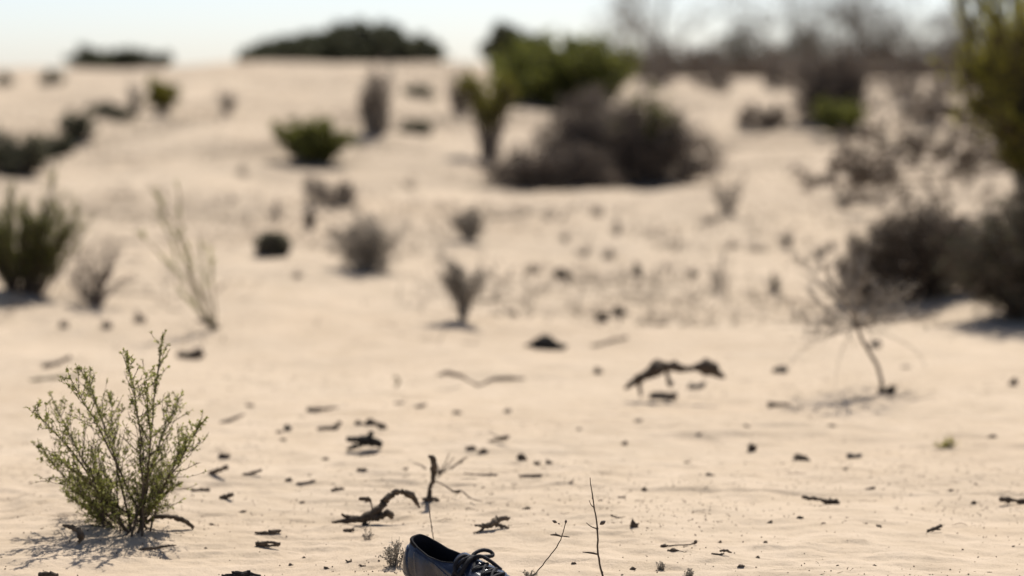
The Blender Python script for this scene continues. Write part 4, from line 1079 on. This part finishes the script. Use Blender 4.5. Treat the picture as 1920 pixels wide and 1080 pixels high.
    for sg in (1, -1):
        for k, t in enumerate(rows_t):
            p_ = np.array([sg * (0.27 + 0.035 * k)])
            S = surf(p_, np.array([t]))[0]; N = surf_n(p_, np.array([t]))[0]
            if N[2] < 0: N = -N
            S = S + N * 0.0016; eye[sg, k] = (S, N)
            a1 = norm(np.cross(N, [0, 1, 0.2])); a2 = np.cross(N, a1)
            th = np.linspace(0, 2 * math.pi, 13)[:, None]
            ring = S + (a1 * np.cos(th) + a2 * np.sin(th)) * 0.0026
            V, F = sweep(ring, np.full(13, 0.0007), 5)
            mesh('eyelet', V, F, M['metal'], o)
    def lace(name, pts, r=0.0027, n=26, flat=1.0):
        Q = spline(np.asarray(pts), n)
        V, F = sweep(Q, np.full(n, r), 7, True)
        return mesh(name, V, F, M['lace'], o)
    for k in range(4):
        a, na = eye[1, k]; b, nb = eye[-1, k]
        mid = (a + b) / 2 + np.array([0.001, 0, 0.0045])
        lace('lace', [a - na * 0.001, a + na * 0.003, mid, b + nb * 0.003, b - nb * 0.001])
        if k < 3:
            c, nc_ = eye[-1, k + 1]
            lace('lace', [a + na * 0.002, (a + c) / 2 + np.array([0, 0, 0.0055]), c + nc_ * 0.002], r=0.0024)
            d, nd = eye[1, k + 1]
            lace('lace', [b + nb * 0.002, (b + d) / 2 + np.array([0, 0, 0.0065]), d + nd * 0.002], r=0.0024)
    kn = (eye[1, 3][0] + eye[-1, 3][0]) / 2 + np.array([0.002, 0, 0.008])
    th = np.linspace(0, 2 * math.pi, 40)
    knot = np.stack([0.0032 * np.sin(2 * th), 0.0055 * np.cos(3 * th) * 0.9, 0.0034 * np.sin(3 * th)], 1) + kn
    V, F = sweep(knot, np.full(40, 0.0030), 7); mesh('knot', V, F, M['lace'], o)
    K = lambda x, y, z: kn + np.array([x, y, z])
    # shoe's far side is +y, near side -y
    lace('lace_loop', [K(0, 0, 0), K(-0.002, 0.010, 0.006), K(0.002, 0.026, 0.008), K(0.010, 0.036, 0.004), K(0.016, 0.034, -0.001), K(0.013, 0.020, 0.001), K(0.004, 0.006, 0.002), K(0, 0, 0)], r=0.0033, n=40)
    lace('lace_loop', [K(0, 0, 0), K(-0.006, -0.012, 0.007), K(-0.008, -0.028, 0.001), K(-0.002, -0.037, -0.014), K(0.006, -0.032, -0.016), K(0.006, -0.018, -0.003), K(0, 0, 0)], r=0.0033, n=40)
    lace('lace_end', [K(0, 0, 0), K(0.008, -0.014, 0.004), K(0.008, -0.030, -0.010), K(0.000, -0.040, -0.030), K(-0.008, -0.044, -0.046)], r=0.0033)
    lace('lace_end', [K(0, 0, 0), K(0.014, 0.008, 0.005), K(0.026, 0.020, -0.006), K(0.034, 0.034, -0.022)], r=0.0033)
    lace('lace_end', [K(0, 0, 0), K(0.004, -0.012, 0.006), K(-0.004, -0.026, -0.004), K(-0.010, -0.036, -0.024), K(-0.006, -0.043, -0.044)], r=0.0031)
    # welt, outsole and heel block
    def slab(name, g, z0, z1, x0=None, mat='rubber'):
        xs, ys = sole_xy(ph, g)
        if x0 is not None: xs = np.minimum(xs, x0)
        rows = [np.stack([xs, ys, np.full(96, z)], -1) for z in (z0, z0 + 0.001, z1 - 0.0008, z1)]
        c = np.array([SL * 0.45 if x0 is None else x0 * 0.5, 0.003, 0])
        rows[0][:, :2] = c[:2] + (rows[0][:, :2] - c[:2]) * 0.985; rows[3][:, :2] = c[:2] + (rows[3][:, :2] - c[:2]) * 0.99
        lo = np.repeat(np.array([[c[0], c[1], z0]]), 96, 0); hi = np.repeat(np.array([[c[0], c[1], z1]]), 96, 0)
        V = np.concatenate([lo, *rows, hi])
        mesh(name, V, grid_faces(6, 96, True), M[mat], o)
    slab('welt', 0.0042, 0.0165, 0.0215, None, 'leather')
    slab('outsole', 0.0035, 0.0085, 0.0165)
    slab('heel_block', 0.0025, -0.004, 0.0085, 0.070)
    return o

_h = G(768, 1101)
build_shoe((_h[0], _h[1], _h[2] + 0.000), math.radians(-43), 0.15, 0.09)
